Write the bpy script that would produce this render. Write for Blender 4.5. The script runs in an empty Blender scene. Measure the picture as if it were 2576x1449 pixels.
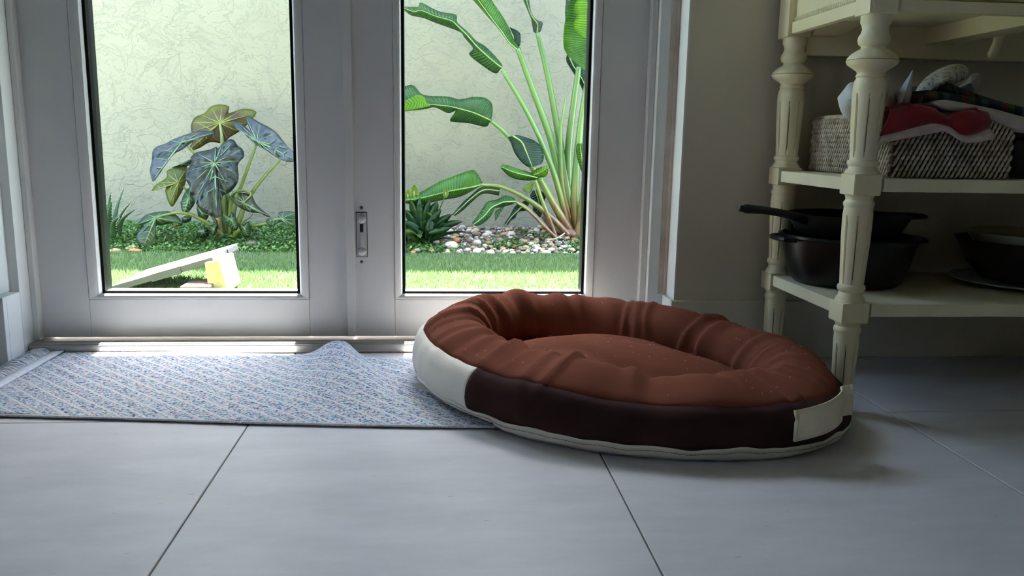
import bpy, bmesh, math, random
import numpy as np
from mathutils import Vector, Matrix, noise

random.seed(7); rng = np.random.default_rng(7)
sc = bpy.context.scene
COL = sc.collection

# ------------------------------------------------------------------ camera
IW, IH, FPX = 2576, 1449, 2060.0
CX, CY, CAMH = IW / 2, IH / 2, 0.5
_dv = np.array([(1101 - CX) / FPX, (346 - CY) / FPX, 1.0])
_vx = 1080 - CX
_vy = -(_vx * (1101 - CX) + FPX * FPX) / (346 - CY)
_dn = np.array([_vx / FPX, _vy / FPX, 1.0])
_Y = _dv / np.linalg.norm(_dv); _Z = -_dn / np.linalg.norm(_dn); _X = np.cross(_Y, _Z)
RW = np.stack([_X, _Y, _Z])
CAM = np.array([0, 0, CAMH])
def _ray(u, v): return RW @ np.array([(u - CX) / FPX, (v - CY) / FPX, 1.0])
def PY(u, v, y):
    r = _ray(u, v); return CAM + r * (y / r[1])
def PZ(u, v, z=0.0):
    r = _ray(u, v); return CAM + r * ((z - CAMH) / r[2])
def PXX(u, v, x):
    r = _ray(u, v); return CAM + r * (x / r[0])

cd = bpy.data.cameras.new('camera'); cam = bpy.data.objects.new('camera', cd); COL.objects.link(cam)
cd.sensor_width = 36; cd.sensor_fit = 'HORIZONTAL'; cd.lens = FPX / IW * 36; cd.clip_start = 0.02
cam.matrix_world = Matrix([[RW[0][0], -RW[0][1], -RW[0][2], 0], [RW[1][0], -RW[1][1], -RW[1][2], 0],
                           [RW[2][0], -RW[2][1], -RW[2][2], CAMH], [0, 0, 0, 1]])
sc.camera = cam

# ------------------------------------------------------------------ world, sun, exposure
SUN_EL = math.radians(70)
w = bpy.data.worlds.new('sky'); sc.world = w; w.use_nodes = True
wn = w.node_tree.nodes; wl = w.node_tree.links
bg = wn['Background']; sky = wn.new('ShaderNodeTexSky'); sky.sky_type = 'NISHITA'; sky.sun_disc = False
sky.sun_elevation = SUN_EL; sky.sun_rotation = 0.0; sky.air_density = 1.0; sky.dust_density = 1.5
wl.new(sky.outputs[0], bg.inputs[0]); bg.inputs[1].default_value = 1.0
sd = bpy.data.lights.new('sun', 'SUN'); sun = bpy.data.objects.new('sun', sd); COL.objects.link(sun)
sd.energy = 42.0; sd.angle = math.radians(0.53); sd.color = (1.0, 0.97, 0.93)
sun.rotation_euler = Vector((0.0, -math.cos(SUN_EL), -math.sin(SUN_EL))).to_track_quat('-Z', 'Y').to_euler()
sun.location = (0, 4, 8)
vs = sc.view_settings; sc.display_settings.display_device = 'sRGB'
vs.view_transform = 'Standard'; vs.look = 'None'; vs.gamma = 1.0; vs.use_curve_mapping = False
vs.exposure = 2.15
cy = sc.cycles
cy.use_denoising = True; cy.max_bounces = 8; cy.diffuse_bounces = 4; cy.glossy_bounces = 3; cy.use_adaptive_sampling = True; cy.adaptive_threshold = .04; cy.transparent_max_bounces = 8
cy.sample_clamp_indirect = 12.0; cy.caustics_reflective = False; cy.caustics_refractive = False

# ------------------------------------------------------------------ materials
def lin(c):
    return tuple((x / 12.92 if x <= .04045 else ((x + .055) / 1.055) ** 2.4) for x in [k / 255 for k in c]) + (1.0,)
MATS = {}
def mat(name, c1, c2=None, scale=8.0, rough=.6, bump=0.0, bscale=60.0, metal=0.0, spec=.5, sheen=0.0,
        stretch=(1, 1, 1), lo=.35, hi=.65, trans=0.0, detail=4.0, coat=0.0):
    m = bpy.data.materials.new(name); m.use_nodes = True; MATS[name] = m
    n = m.node_tree.nodes; l = m.node_tree.links; b = n['Principled BSDF']
    b.inputs['Roughness'].default_value = rough; b.inputs['Metallic'].default_value = metal
    b.inputs['Specular IOR Level'].default_value = spec; b.inputs['Sheen Weight'].default_value = sheen
    b.inputs['Coat Weight'].default_value = coat
    if sheen: b.inputs['Sheen Roughness'].default_value = .5
    tc = n.new('ShaderNodeTexCoord'); mp = n.new('ShaderNodeMapping'); mp.inputs['Scale'].default_value = stretch
    l.new(tc.outputs['Object'], mp.inputs[0])
    if c2 is None: c2 = tuple(max(0, k * .94) for k in c1)
    nz = n.new('ShaderNodeTexNoise'); nz.inputs['Scale'].default_value = scale; nz.inputs['Detail'].default_value = detail
    l.new(mp.outputs[0], nz.inputs['Vector'])
    cr = n.new('ShaderNodeValToRGB'); cr.color_ramp.elements[0].position = lo; cr.color_ramp.elements[1].position = hi
    cr.color_ramp.elements[0].color = lin(c2); cr.color_ramp.elements[1].color = lin(c1)
    l.new(nz.outputs['Fac'], cr.inputs[0]); l.new(cr.outputs[0], b.inputs['Base Color'])
    if bump:
        nb = n.new('ShaderNodeTexNoise'); nb.inputs['Scale'].default_value = bscale; nb.inputs['Detail'].default_value = 3
        l.new(mp.outputs[0], nb.inputs['Vector'])
        bp = n.new('ShaderNodeBump'); bp.inputs['Strength'].default_value = bump; bp.inputs['Distance'].default_value = .003
        l.new(nb.outputs['Fac'], bp.inputs['Height']); l.new(bp.outputs[0], b.inputs['Normal'])
    if trans:
        tr = n.new('ShaderNodeBsdfTranslucent'); mx = n.new('ShaderNodeMixShader'); mx.inputs[0].default_value = trans
        l.new(cr.outputs[0], tr.inputs[0]); l.new(b.outputs[0], mx.inputs[1]); l.new(tr.outputs[0], mx.inputs[2])
        l.new(mx.outputs[0], n['Material Output'].inputs[0])
    return m

mat('paint_wall', (222, 212, 194), (216, 206, 188), 3, .7, .08, 300)
mat('white_trim', (232, 232, 230), (224, 224, 222), 6, .45, .03, 80)
mat('ceiling_paint', (225, 222, 215), None, 3, .8)
mat('door_alu', (224, 222, 222), (218, 216, 216), 4, .42, .02, 500, spec=.5)
mat('jamb_alu', (222, 221, 219), (214, 213, 211), 5, .45, .02, 300)
mat('caulk', (200, 188, 176), (172, 152, 136), 14, .7, .1, 60, lo=.3, hi=.7)
mat('gasket', (8, 8, 9), (6, 6, 7), 20, .6, spec=.15)
mat('grey_seal', (150, 152, 158), None, 30, .5)
mat('sill_alu', (188, 184, 180), (166, 162, 158), 7, .36, .06, 40, metal=.45, stretch=(1, 14, 14))
mat('steel_screw', (150, 145, 135), (110, 105, 95), 80, .35, metal=.8)
mat('dark_slot', (58, 52, 44), (30, 28, 25), 60, .6)
mat('plastic_grey', (196, 195, 197), None, 20, .4)
mat('grout', (116, 112, 106), (100, 96, 90), 30, .9, .3, 200)
mat('ivory_paint', (244, 232, 196), (236, 222, 182), 9, .42, .05, 60)
mat('ivory_shelf', (240, 230, 198), (230, 219, 184), 6, .5, .05, 60)
mat('ivory_groove', (92, 84, 66), (120, 112, 90), 60, .8)
mat('black_enamel', (9, 10, 11), (7, 8, 8), 20, .32, .03, 200, spec=.5)
mat('black_iron', (9, 9, 9), (7, 7, 7), 40, .5, .1, 300)
mat('basket_cane', (214, 200, 182), (176, 158, 134), 40, .6)
mat('basket_core', (142, 112, 80), (104, 78, 52), 30, .8, .3, 120)
mat('bowl_brown', (38, 28, 22), (28, 20, 16), 25, .45)
mat('bowl_cream', (196, 190, 160), None, 12, .4)
mat('plate_white', (206, 210, 205), None, 9, .3)
mat('canister_dark', (34, 32, 30), (20, 19, 18), 20, .5)
mat('brown_top', (134, 77, 58), (120, 66, 48), 5, .9, .12, 700, spec=.15)
mat('brown_dark', (66, 42, 40), (56, 35, 34), 5, .9, .12, 700, spec=.12)
mat('cream_canvas', (240, 233, 220), (230, 222, 207), 6, .85, .2, 600, sheen=.1)
mat('cream_tape', (242, 230, 204), (232, 218, 190), 30, .85, .2, 500)
mat('thread_brown', (120, 84, 58), None, 50, .8)
mat('lint', (222, 212, 200), None, 50, .8)
mat('fringe', (238, 238, 242), (222, 222, 230), 90, .9)
mat('towel_red', (150, 8, 26), (118, 4, 18), 30, .95, .4, 400, sheen=.4)
mat('towel_pink', (222, 196, 190), (206, 180, 174), 25, .95, .3, 300)
mat('linen_white', (214, 214, 214), (190, 192, 198), 10, .9, .2, 300)
mat('linen_blush', (214, 200, 190), (196, 180, 170), 12, .9, .2, 300)
mat('soil', (59, 49, 39), (37, 30, 25), 14, .95, .6, 40)
mat('ground', (206, 202, 194), (192, 188, 180), 3, .95, .3, 30)
mat('stone_white', (156, 150, 141), (136, 126, 116), 22, .6, .15, 60)
mat('stone_tan', (139, 118, 89), (114, 92, 67), 18, .6, .15, 60)
mat('stone_brown', (94, 81, 69), (71, 60, 50), 18, .65, .15, 60)
mat('stone_orange', (141, 104, 60), (118, 81, 44), 16, .6, .15, 60)
mat('gravel', (148, 134, 118), (94, 82, 69), 30, .8, .2, 60)
mat('board_white', (238, 240, 242), (228, 230, 232), 8, .5)
mat('board_edge', (36, 39, 44), (26, 29, 33), 18, .6)
mat('blue_paint', (20, 150, 190), (60, 180, 210), 14, .5)
mat('block_yellow', (151, 141, 104), (126, 116, 81), 30, .9, .5, 60)
mat('block_red', (102, 79, 71), (84, 64, 55), 26, .9, .5, 60)
G = dict(trans=.28)
mat('leaf_green', (56, 96, 30), (42, 78, 26), 9, .38, .15, 40, **G, spec=.18)
mat('leaf_mid', (46, 78, 36), (34, 64, 32), 9, .38, .15, 40, **G, spec=.18)
mat('leaf_bright', (82, 124, 24), (62, 104, 20), 7, .4, .1, 40, trans=.4, spec=.18)
mat('leaf_dark', (25, 46, 31), (18, 36, 26), 9, .35, .15, 40, trans=.2, spec=.18)
mat('leaf_grey', (51, 64, 46), (38, 49, 36), 9, .4, .15, 40, trans=.2, spec=.18)
mat('leaf_rib', (85, 110, 51), (75, 100, 44), 20, .45)
mat('leaf_edge', (95, 69, 43), None, 20, .6)
mat('taro_blue', (24, 34, 33), (14, 22, 22), 8, .45, .25, 26, spec=.25, trans=.1)
mat('taro_blue_light', (36, 46, 50), (22, 32, 36), 8, .45, .25, 26, spec=.25, trans=.1)
mat('taro_olive', (75, 79, 25), (48, 33, 21), 5, .42, .2, 30, trans=.35, lo=.4, hi=.6, spec=.18)
mat('taro_olive_green', (69, 79, 25), (51, 61, 20), 6, .42, .2, 30, trans=.35, spec=.18)
mat('taro_green', (39, 59, 34), (28, 44, 28), 8, .36, .2, 30, trans=.2, spec=.18)
mat('taro_purple', (38, 30, 31), (33, 41, 23), 7, .36, .2, 30, trans=.2, spec=.18)
mat('taro_vein', (79, 105, 67), (69, 93, 57), 20, .5, trans=.2)
mat('taro_vein_yellow', (98, 102, 36), (89, 92, 31), 20, .5, trans=.2)
mat('petiole', (85, 98, 34), (66, 82, 28), 10, .45, trans=.1)
mat('petiole_dry', (108, 93, 61), (81, 66, 42), 14, .6)
mat('lily_leaf', (22, 50, 24), (14, 36, 18), 10, .32, .15, 40, trans=.2, spec=.18)
mat('lily_light', (62, 89, 36), (48, 75, 30), 10, .36, .1, 40, trans=.3, spec=.18)
mat('spathe', (98, 120, 39), (82, 107, 31), 10, .45, trans=.4)
mat('spadix', (87, 101, 43), None, 60, .7)
mat('aloe', (52, 77, 54), (41, 66, 44), 10, .4, .1, 30, trans=.08, spec=.18)
mat('aloe_tooth', (141, 148, 108), None, 20, .5)
mat('weed', (52, 92, 34), (34, 69, 28), 20, .55, trans=.3)
mat('creeper', (80, 116, 44), (46, 80, 32), 30, .6, trans=.3, lo=.4, hi=.6)
mat('twig', (170, 158, 136), None, 20, .8)

# stalk colour: green above, russet sheath edges low down (own colour of the plant)
def stalk_mat():
    m = mat('stalk', (94, 136, 61), (78, 122, 51), 6, .42, .08, 40, trans=.08)
    n = m.node_tree.nodes; l = m.node_tree.links; b = n['Principled BSDF']
    tc = n.new('ShaderNodeTexCoord'); sp = n.new('ShaderNodeSeparateXYZ'); l.new(tc.outputs['Object'], sp.inputs[0])
    nz = n.new('ShaderNodeTexNoise'); nz.inputs['Scale'].default_value = 9
    mp = n.new('ShaderNodeMapping'); mp.inputs['Scale'].default_value = (6, 6, .4); l.new(tc.outputs['Object'], mp.inputs[0]); l.new(mp.outputs[0], nz.inputs[0])
    ad = n.new('ShaderNodeMath'); ad.operation = 'MULTIPLY_ADD'; ad.inputs[1].default_value = .55
    l.new(nz.outputs['Fac'], ad.inputs[0]); l.new(sp.outputs['Z'], ad.inputs[2])
    cr = n.new('ShaderNodeValToRGB'); e = cr.color_ramp.elements
    e[0].position = .22; e[0].color = lin((70, 46, 39)); e[1].position = .62; e[1].color = lin((66, 97, 42))
    x = e.new(.36); x.color = lin((95, 70, 46)); x = e.new(.46); x.color = lin((92, 99, 46))
    l.new(ad.outputs[0], cr.inputs[0]); l.new(cr.outputs[0], b.inputs['Base Color'])
stalk_mat()

def leaf_pleats(name):
    # lateral veins running out from the midrib, slightly darker and grooved
    m = MATS[name]; n = m.node_tree.nodes; l = m.node_tree.links; b = n['Principled BSDF']
    uv = n.new('ShaderNodeUVMap'); sp = n.new('ShaderNodeSeparateXYZ'); l.new(uv.outputs[0], sp.inputs[0])
    k = n.new('ShaderNodeMath'); k.operation = 'MULTIPLY'; k.inputs[1].default_value = 6.2832; l.new(sp.outputs[0], k.inputs[0])
    sn = n.new('ShaderNodeMath'); sn.operation = 'SINE'; l.new(k.outputs[0], sn.inputs[0])
    mr = n.new('ShaderNodeMapRange'); mr.inputs[1].default_value = -1; mr.inputs[3].default_value = .66; mr.inputs[4].default_value = 1.12; l.new(sn.outputs[0], mr.inputs[0])
    src = b.inputs['Base Color'].links[0].from_socket
    mx = n.new('ShaderNodeMix'); mx.data_type = 'RGBA'; mx.blend_type = 'MULTIPLY'; mx.inputs[0].default_value = 1; l.new(src, mx.inputs[6]); l.new(mr.outputs[0], mx.inputs[7]); l.new(mx.outputs[2], b.inputs['Base Color'])
    bp = n.new('ShaderNodeBump'); bp.inputs['Strength'].default_value = .5; bp.inputs['Distance'].default_value = .003; l.new(sn.outputs[0], bp.inputs['Height']); l.new(bp.outputs[0], b.inputs['Normal'])
for nm in ('leaf_green', 'leaf_mid', 'leaf_bright', 'leaf_dark', 'leaf_grey'): leaf_pleats(nm)

def glass_mat():
    m = bpy.data.materials.new('pane_glass'); m.use_nodes = True; MATS['pane_glass'] = m
    n = m.node_tree.nodes; l = m.node_tree.links; n.remove(n['Principled BSDF'])
    t = n.new('ShaderNodeBsdfTransparent'); t.inputs[0].default_value = (.95, .975, .96, 1)
    g = n.new('ShaderNodeBsdfGlossy'); g.inputs['Roughness'].default_value = .02
    f = n.new('ShaderNodeFresnel'); f.inputs[0].default_value = 1.45
    k = n.new('ShaderNodeMath'); k.operation = 'MULTIPLY'; k.inputs[1].default_value = .5; l.new(f.outputs[0], k.inputs[0])
    x = n.new('ShaderNodeMixShader'); l.new(k.outputs[0], x.inputs[0]); l.new(t.outputs[0], x.inputs[1]); l.new(g.outputs[0], x.inputs[2])
    l.new(x.outputs[0], n['Material Output'].inputs[0])
glass_mat()

def stucco_mat():
    m = mat('stucco', (102, 101, 87), (97, 96, 83), 2, .85)
    n = m.node_tree.nodes; l = m.node_tree.links; b = n['Principled BSDF']
    tc = n.new('ShaderNodeTexCoord')
    n1 = n.new('ShaderNodeTexNoise'); n1.inputs['Scale'].default_value = 7; n1.inputs['Detail'].default_value = 7; n1.inputs['Roughness'].default_value = .62; n1.inputs['Distortion'].default_value = .9
    l.new(tc.outputs['Object'], n1.inputs[0])
    r1 = n.new('ShaderNodeValToRGB'); r1.color_ramp.elements[0].position = .475; r1.color_ramp.elements[1].position = .505; l.new(n1.outputs['Fac'], r1.inputs[0])
    n2 = n.new('ShaderNodeTexNoise'); n2.inputs['Scale'].default_value = 24; n2.inputs['Detail'].default_value = 4; n2.inputs['Distortion'].default_value = 1.2
    mp = n.new('ShaderNodeMapping'); mp.inputs['Scale'].default_value = (.6, 1, 1.3); l.new(tc.outputs['Object'], mp.inputs[0]); l.new(mp.outputs[0], n2.inputs[0])
    r2 = n.new('ShaderNodeValToRGB'); r2.color_ramp.elements[0].position = .55; r2.color_ramp.elements[1].position = .585; l.new(n2.outputs['Fac'], r2.inputs[0])
    ad = n.new('ShaderNodeMath'); ad.operation = 'MULTIPLY_ADD'; ad.inputs[1].default_value = .7
    l.new(r2.outputs[0], ad.inputs[0]); l.new(r1.outputs[0], ad.inputs[2])
    bp = n.new('ShaderNodeBump'); bp.inputs['Strength'].default_value = .6; bp.inputs['Distance'].default_value = .006
    l.new(ad.outputs[0], bp.inputs['Height']); l.new(bp.outputs[0], b.inputs['Normal'])
stucco_mat()

def tile_mat():
    m = mat('floor_tile', (220, 218, 222), (212, 210, 214), 3, .40, .015, 90)
    n = m.node_tree.nodes; l = m.node_tree.links; b = n['Principled BSDF']
    ge = n.new('ShaderNodeNewGeometry'); mp = n.new('ShaderNodeMapping'); mp.inputs['Scale'].default_value = (1, 3.2, 1); l.new(ge.outputs['Position'], mp.inputs[0])
    nz = n.new('ShaderNodeTexNoise'); nz.inputs['Scale'].default_value = 5; nz.inputs['Detail'].default_value = 8; nz.inputs['Roughness'].default_value = .65; l.new(mp.outputs[0], nz.inputs[0])
    cr = n.new('ShaderNodeValToRGB'); cr.color_ramp.elements[0].position = .3; cr.color_ramp.elements[1].position = .7
    cr.color_ramp.elements[0].color = lin((205, 202, 206)); cr.color_ramp.elements[1].color = lin((224, 221, 225)); l.new(nz.outputs['Fac'], cr.inputs[0])
    mp2 = n.new('ShaderNodeMapping'); mp2.inputs['Scale'].default_value = (9, 42, 1); l.new(ge.outputs['Position'], mp2.inputs[0])
    n2 = n.new('ShaderNodeTexNoise'); n2.inputs['Scale'].default_value = 4; n2.inputs['Detail'].default_value = 3; l.new(mp2.outputs[0], n2.inputs[0])
    c2 = n.new('ShaderNodeValToRGB'); c2.color_ramp.elements[0].position = .70; c2.color_ramp.elements[1].position = .76
    c2.color_ramp.elements[0].color = (1, 1, 1, 1); c2.color_ramp.elements[1].color = (.72, .70, .68, 1); l.new(n2.outputs['Fac'], c2.inputs[0])
    mx = n.new('ShaderNodeMix'); mx.data_type = 'RGBA'; mx.blend_type = 'MULTIPLY'; mx.inputs[0].default_value = 1
    l.new(cr.outputs[0], mx.inputs[6]); l.new(c2.outputs[0], mx.inputs[7]); l.new(mx.outputs[2], b.inputs['Base Color'])
tile_mat()

def rug_mat():
    m = mat('rug_weave', (210, 210, 215), None, 10, .95)
    n = m.node_tree.nodes; l = m.node_tree.links; b = n['Principled BSDF']
    uv = n.new('ShaderNodeUVMap')
    mp = n.new('ShaderNodeMapping'); mp.inputs['Scale'].default_value = (1, 1.7, 1); l.new(uv.outputs[0], mp.inputs[0])
    vo = n.new('ShaderNodeTexVoronoi'); vo.inputs['Scale'].default_value = 270; vo.inputs['Randomness'].default_value = .8; l.new(mp.outputs[0], vo.inputs['Vector'])
    hs = n.new('ShaderNodeSeparateColor'); l.new(vo.outputs['Color'], hs.inputs[0])
    cr = n.new('ShaderNodeValToRGB'); cr.color_ramp.interpolation = 'CONSTANT'; e = cr.color_ramp.elements
    e[0].position = 0; e[0].color = lin((222, 222, 226)); e[1].position = .40; e[1].color = lin((176, 182, 206))
    for p, c in ((.56, (84, 110, 168)), (.66, (120, 186, 200)), (.74, (206, 160, 150)), (.83, (196, 196, 202)), (.90, (62, 76, 128)), (.965, (70, 160, 130))):
        x = e.new(p); x.color = lin(c)
    l.new(hs.outputs[0], cr.inputs[0])
    # pale diagonal ribs
    sp = n.new('ShaderNodeSeparateXYZ'); l.new(uv.outputs[0], sp.inputs[0])
    a = n.new('ShaderNodeMath'); a.operation = 'ADD'; l.new(sp.outputs[0], a.inputs[0]); l.new(sp.outputs[1], a.inputs[1])
    k = n.new('ShaderNodeMath'); k.operation = 'MULTIPLY'; k.inputs[1].default_value = 24; l.new(a.outputs[0], k.inputs[0])
    fr = n.new('ShaderNodeMath'); fr.operation = 'FRACT'; l.new(k.outputs[0], fr.inputs[0])
    lt = n.new('ShaderNodeMath'); lt.operation = 'LESS_THAN'; lt.inputs[1].default_value = .16; l.new(fr.outputs[0], lt.inputs[0])
    sc2 = n.new('ShaderNodeMath'); sc2.operation = 'MULTIPLY'; sc2.inputs[1].default_value = .9; l.new(lt.outputs[0], sc2.inputs[0])
    mx = n.new('ShaderNodeMix'); mx.data_type = 'RGBA'; l.new(sc2.outputs[0], mx.inputs[0]); l.new(cr.outputs[0], mx.inputs[6]); mx.inputs[7].default_value = lin((224, 222, 222))
    l.new(mx.outputs[2], b.inputs['Base Color'])
    bp = n.new('ShaderNodeBump'); bp.inputs['Strength'].default_value = .6; bp.inputs['Distance'].default_value = .002; bp.invert = True
    l.new(vo.outputs['Distance'], bp.inputs['Height']); l.new(bp.outputs[0], b.inputs['Normal'])
rug_mat()

def turf_mat():
    m = mat('turf_blade', (104, 122, 70), (68, 102, 60), 60, .6, trans=.25)
turf_mat()
def stripe_mat(name, cols, axis_scale, rough=.95):
    m = mat(name, cols[0], None, 5, rough, .4, 500)
    n = m.node_tree.nodes; l = m.node_tree.links; b = n['Principled BSDF']
    uv = n.new('ShaderNodeUVMap'); sp = n.new('ShaderNodeSeparateXYZ'); l.new(uv.outputs[0], sp.inputs[0])
    k = n.new('ShaderNodeMath'); k.operation = 'MULTIPLY'; k.inputs[1].default_value = axis_scale; l.new(sp.outputs[0], k.inputs[0])
    fr = n.new('ShaderNodeMath'); fr.operation = 'FRACT'; l.new(k.outputs[0], fr.inputs[0])
    cr = n.new('ShaderNodeValToRGB'); cr.color_ramp.interpolation = 'CONSTANT'; e = cr.color_ramp.elements
    e[0].position = 0; e[0].color = lin(cols[0]); e[1].position = 1 / len(cols); e[1].color = lin(cols[1])
    for i, c in enumerate(cols[2:], 2):
        x = e.new(i / len(cols)); x.color = lin(c)
    l.new(fr.outputs[0], cr.inputs[0]); l.new(cr.outputs[0], b.inputs['Base Color'])
stripe_mat('towel_stripe', [(40, 52, 44), (34, 58, 56), (96, 52, 44), (66, 74, 40), (30, 42, 40), (52, 76, 80)], 1.1)
def floral_mat():
    m = mat('linen_floral', (216, 214, 208), None, 10, .9)
    n = m.node_tree.nodes; l = m.node_tree.links; b = n['Principled BSDF']
    tc = n.new('ShaderNodeTexCoord'); nz = n.new('ShaderNodeTexNoise'); nz.inputs['Scale'].default_value = 42; nz.inputs['Detail'].default_value = 2; nz.inputs['Distortion'].default_value = 2.5
    l.new(tc.outputs['Object'], nz.inputs[0])
    cr = n.new('ShaderNodeValToRGB'); e = cr.color_ramp.elements; base = lin((218, 216, 208)); ink = lin((92, 92, 100))
    e[0].position = .56; e[0].color = base; e[1].position = .585; e[1].color = ink; x = e.new(.61); x.color = ink; x = e.new(.635); x.color = base
    l.new(nz.outputs['Fac'], cr.inputs[0]); l.new(cr.outputs[0], b.inputs['Base Color'])
floral_mat()

# ------------------------------------------------------------------ builders
ORG = {}
def link(o, parent=None):
    COL.objects.link(o)
    if parent is not None: o.parent = parent
    return o
def tag(o, label=None, cat=None, group=None, kind=None):
    if label: o['label'] = label
    if cat: o['category'] = cat
    if group: o['group'] = group
    if kind: o['kind'] = kind
    return o
def empty(name, loc, label=None, cat=None, group=None, kind=None):
    o = bpy.data.objects.new(name, None); o.empty_display_size = .05; o.location = loc
    COL.objects.link(o); ORG[o.name] = np.array(loc, float)
    return tag(o, label, cat, group, kind)
class MB:
    def __init__(s): s.v = []; s.f = []; s.uv = None
    def add(s, vs, fs):
        k = len(s.v); s.v += [tuple(map(float, p)) for p in vs]; s.f += [tuple(k + i for i in q) for q in fs]; return s
    def box(s, x0, x1, y0, y1, z0, z1):
        return s.add([(x0, y0, z0), (x1, y0, z0), (x1, y1, z0), (x0, y1, z0), (x0, y0, z1), (x1, y0, z1), (x1, y1, z1), (x0, y1, z1)],
                     [(3, 2, 1, 0), (4, 5, 6, 7), (0, 1, 5, 4), (1, 2, 6, 5), (2, 3, 7, 6), (3, 0, 4, 7)])
    def hexa(s, p):   # 8 points: bottom ring then top ring
        return s.add(p, [(3, 2, 1, 0), (4, 5, 6, 7), (0, 1, 5, 4), (1, 2, 6, 5), (2, 3, 7, 6), (3, 0, 4, 7)])
    def lathe(s, prof, c=(0, 0), seg=32, fl=None):   # prof [(r,z)], fl(i_seg, z)->radius factor
        vs = []; n = len(prof)
        for r, z in prof:
            for i in range(seg):
                a = 2 * math.pi * i / seg; k = r * (fl(i, z) if fl else 1)
                vs.append((c[0] + k * math.cos(a), c[1] + k * math.sin(a), z))
        fs = []
        for j in range(n - 1):
            for i in range(seg):
                q = (i + 1) % seg; fs.append((j * seg + i, j * seg + q, (j + 1) * seg + q, (j + 1) * seg + i))
        fs.append(tuple(range(seg - 1, -1, -1))); fs.append(tuple((n - 1) * seg + i for i in range(seg)))
        return s.add(vs, fs)
    def tube(s, pts, rad, seg=8, cap=True, flat=1.0):
        pts = [Vector(p) for p in pts]; n = len(pts)
        if not hasattr(rad, '__len__'): rad = [rad] * n
        vs = []; up = Vector((0, 0, 1))
        for i, p in enumerate(pts):
            t = (pts[min(i + 1, n - 1)] - pts[max(i - 1, 0)]).normalized()
            a = t.cross(up)
            if a.length < .05: a = t.cross(Vector((0, 1, 0)))
            a.normalize(); b = a.cross(t).normalized()
            for k in range(seg):
                g = 2 * math.pi * k / seg; vs.append(p + a * (rad[i] * math.cos(g)) + b * (rad[i] * flat * math.sin(g)))
        fs = [(j * seg + i, j * seg + (i + 1) % seg, (j + 1) * seg + (i + 1) % seg, (j + 1) * seg + i) for j in range(n - 1) for i in range(seg)]
        if cap: fs += [tuple(range(seg - 1, -1, -1)), tuple((n - 1) * seg + i for i in range(seg))]
        return s.add(vs, fs)
    def grid(s, P, closed=False, flip=False):
        n = len(P); m = len(P[0]); vs = [p for r in P for p in r]; fs = []
        for j in range(n - 1):
            for i in range(m if closed else m - 1):
                q = (i + 1) % m; f_ = (j * m + i, j * m + q, (j + 1) * m + q, (j + 1) * m + i)
                fs.append(f_[::-1] if flip else f_)
        return s.add(vs, fs)
    def build(s, name, m, parent=None, smooth=False, bevel=0, solid=0, sub=0, uv=None, offset=-1, segs=2, angle=None):
        me = bpy.data.meshes.new(name)
        org = np.zeros(3)
        if parent is not None: org = ORG.get(parent.name, np.zeros(3))
        me.from_pydata([tuple(np.array(p) - org) for p in s.v], [], s.f)
        me.materials.append(MATS[m])
        if bevel:
            bm = bmesh.new(); bm.from_mesh(me)
            es = [e for e in bm.edges if len(e.link_faces) == 2 and e.calc_face_angle(0) > .6]
            bmesh.ops.bevel(bm, geom=es, offset=bevel, segments=segs, affect='EDGES', profile=.6, clamp_overlap=True)
            bm.to_mesh(me); bm.free()
        if smooth: me.polygons.foreach_set('use_smooth', [True] * len(me.polygons))
        if smooth and angle: me.set_sharp_from_angle(angle=angle)
        if uv is not None:
            ul = me.uv_layers.new(name='UVMap'); d = [0.0] * (2 * len(me.loops))
            for lp in me.loops: d[2 * lp.index], d[2 * lp.index + 1] = uv[lp.vertex_index]
            ul.data.foreach_set('uv', d)
        me.update()
        o = bpy.data.objects.new(name, me); link(o, parent); ORG[o.name] = org
        if solid:
            md = o.modifiers.new('thickness', 'SOLIDIFY'); md.thickness = solid; md.offset = offset
        if sub:
            md = o.modifiers.new('smooth', 'SUBSURF'); md.levels = sub; md.render_levels = sub
        return o
def one(name, fn, m, parent=None, **k):
    b = MB(); fn(b); return b.build(name, m, parent, **k)
def catmull(pts, k):
    pts = [np.array(p, float) for p in pts]; n = len(pts); out = []
    for i in range(n - 1):
        p0, p1, p2, p3 = pts[max(i - 1, 0)], pts[i], pts[i + 1], pts[min(i + 2, n - 1)]
        for j in range(k):
            t = j / k
            out.append(.5 * (2 * p1 + (p2 - p0) * t + (2 * p0 - 5 * p1 + 4 * p2 - p3) * t * t + (3 * p1 - p0 - 3 * p2 + p3) * t ** 3))
    out.append(pts[-1]); return out

# ------------------------------------------------------------------ the room
DOOR_Y, WALL_Y, OUT_Y = 1.94, 1.83, 2.03
XL, XR, YB, ZC = -2.701, 2.636, -3.31, 2.9
OX0, OX1, OZ = -.945, .552, 2.42
fl = one('floor', lambda b: b.box(XL, XR, YB, 2.03, -.06, -.0012), 'grout'); tag(fl, 'grey porcelain tile floor with thin grout joints', kind='structure')
tw = .593
tme = None
for i in range(-4, 5):
    for j in range(-8, 1):
        x0 = -.329 + tw * i; y0 = 1.425 + tw * j
        if tme is None:
            b = MB(); g = .0012; c = .001; t = tw
            b.hexa([(g, g, -.02), (t - g, g, -.02), (t - g, t - g, -.02), (g, t - g, -.02)] + [(g, g, -c), (t - g, g, -c), (t - g, t - g, -c), (g, t - g, -c)])
            b.hexa([(g, g, -c), (t - g, g, -c), (t - g, t - g, -c), (g, t - g, -c)] + [(g + c, g + c, 0), (t - g - c, g + c, 0), (t - g - c, t - g - c, 0), (g + c, t - g - c, 0)])
            o = b.build('tile', 'floor_tile', fl); tme = o.data
        else:
            o = bpy.data.objects.new('tile', tme); link(o, fl)
        o.location = (x0, y0, 0)
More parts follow.
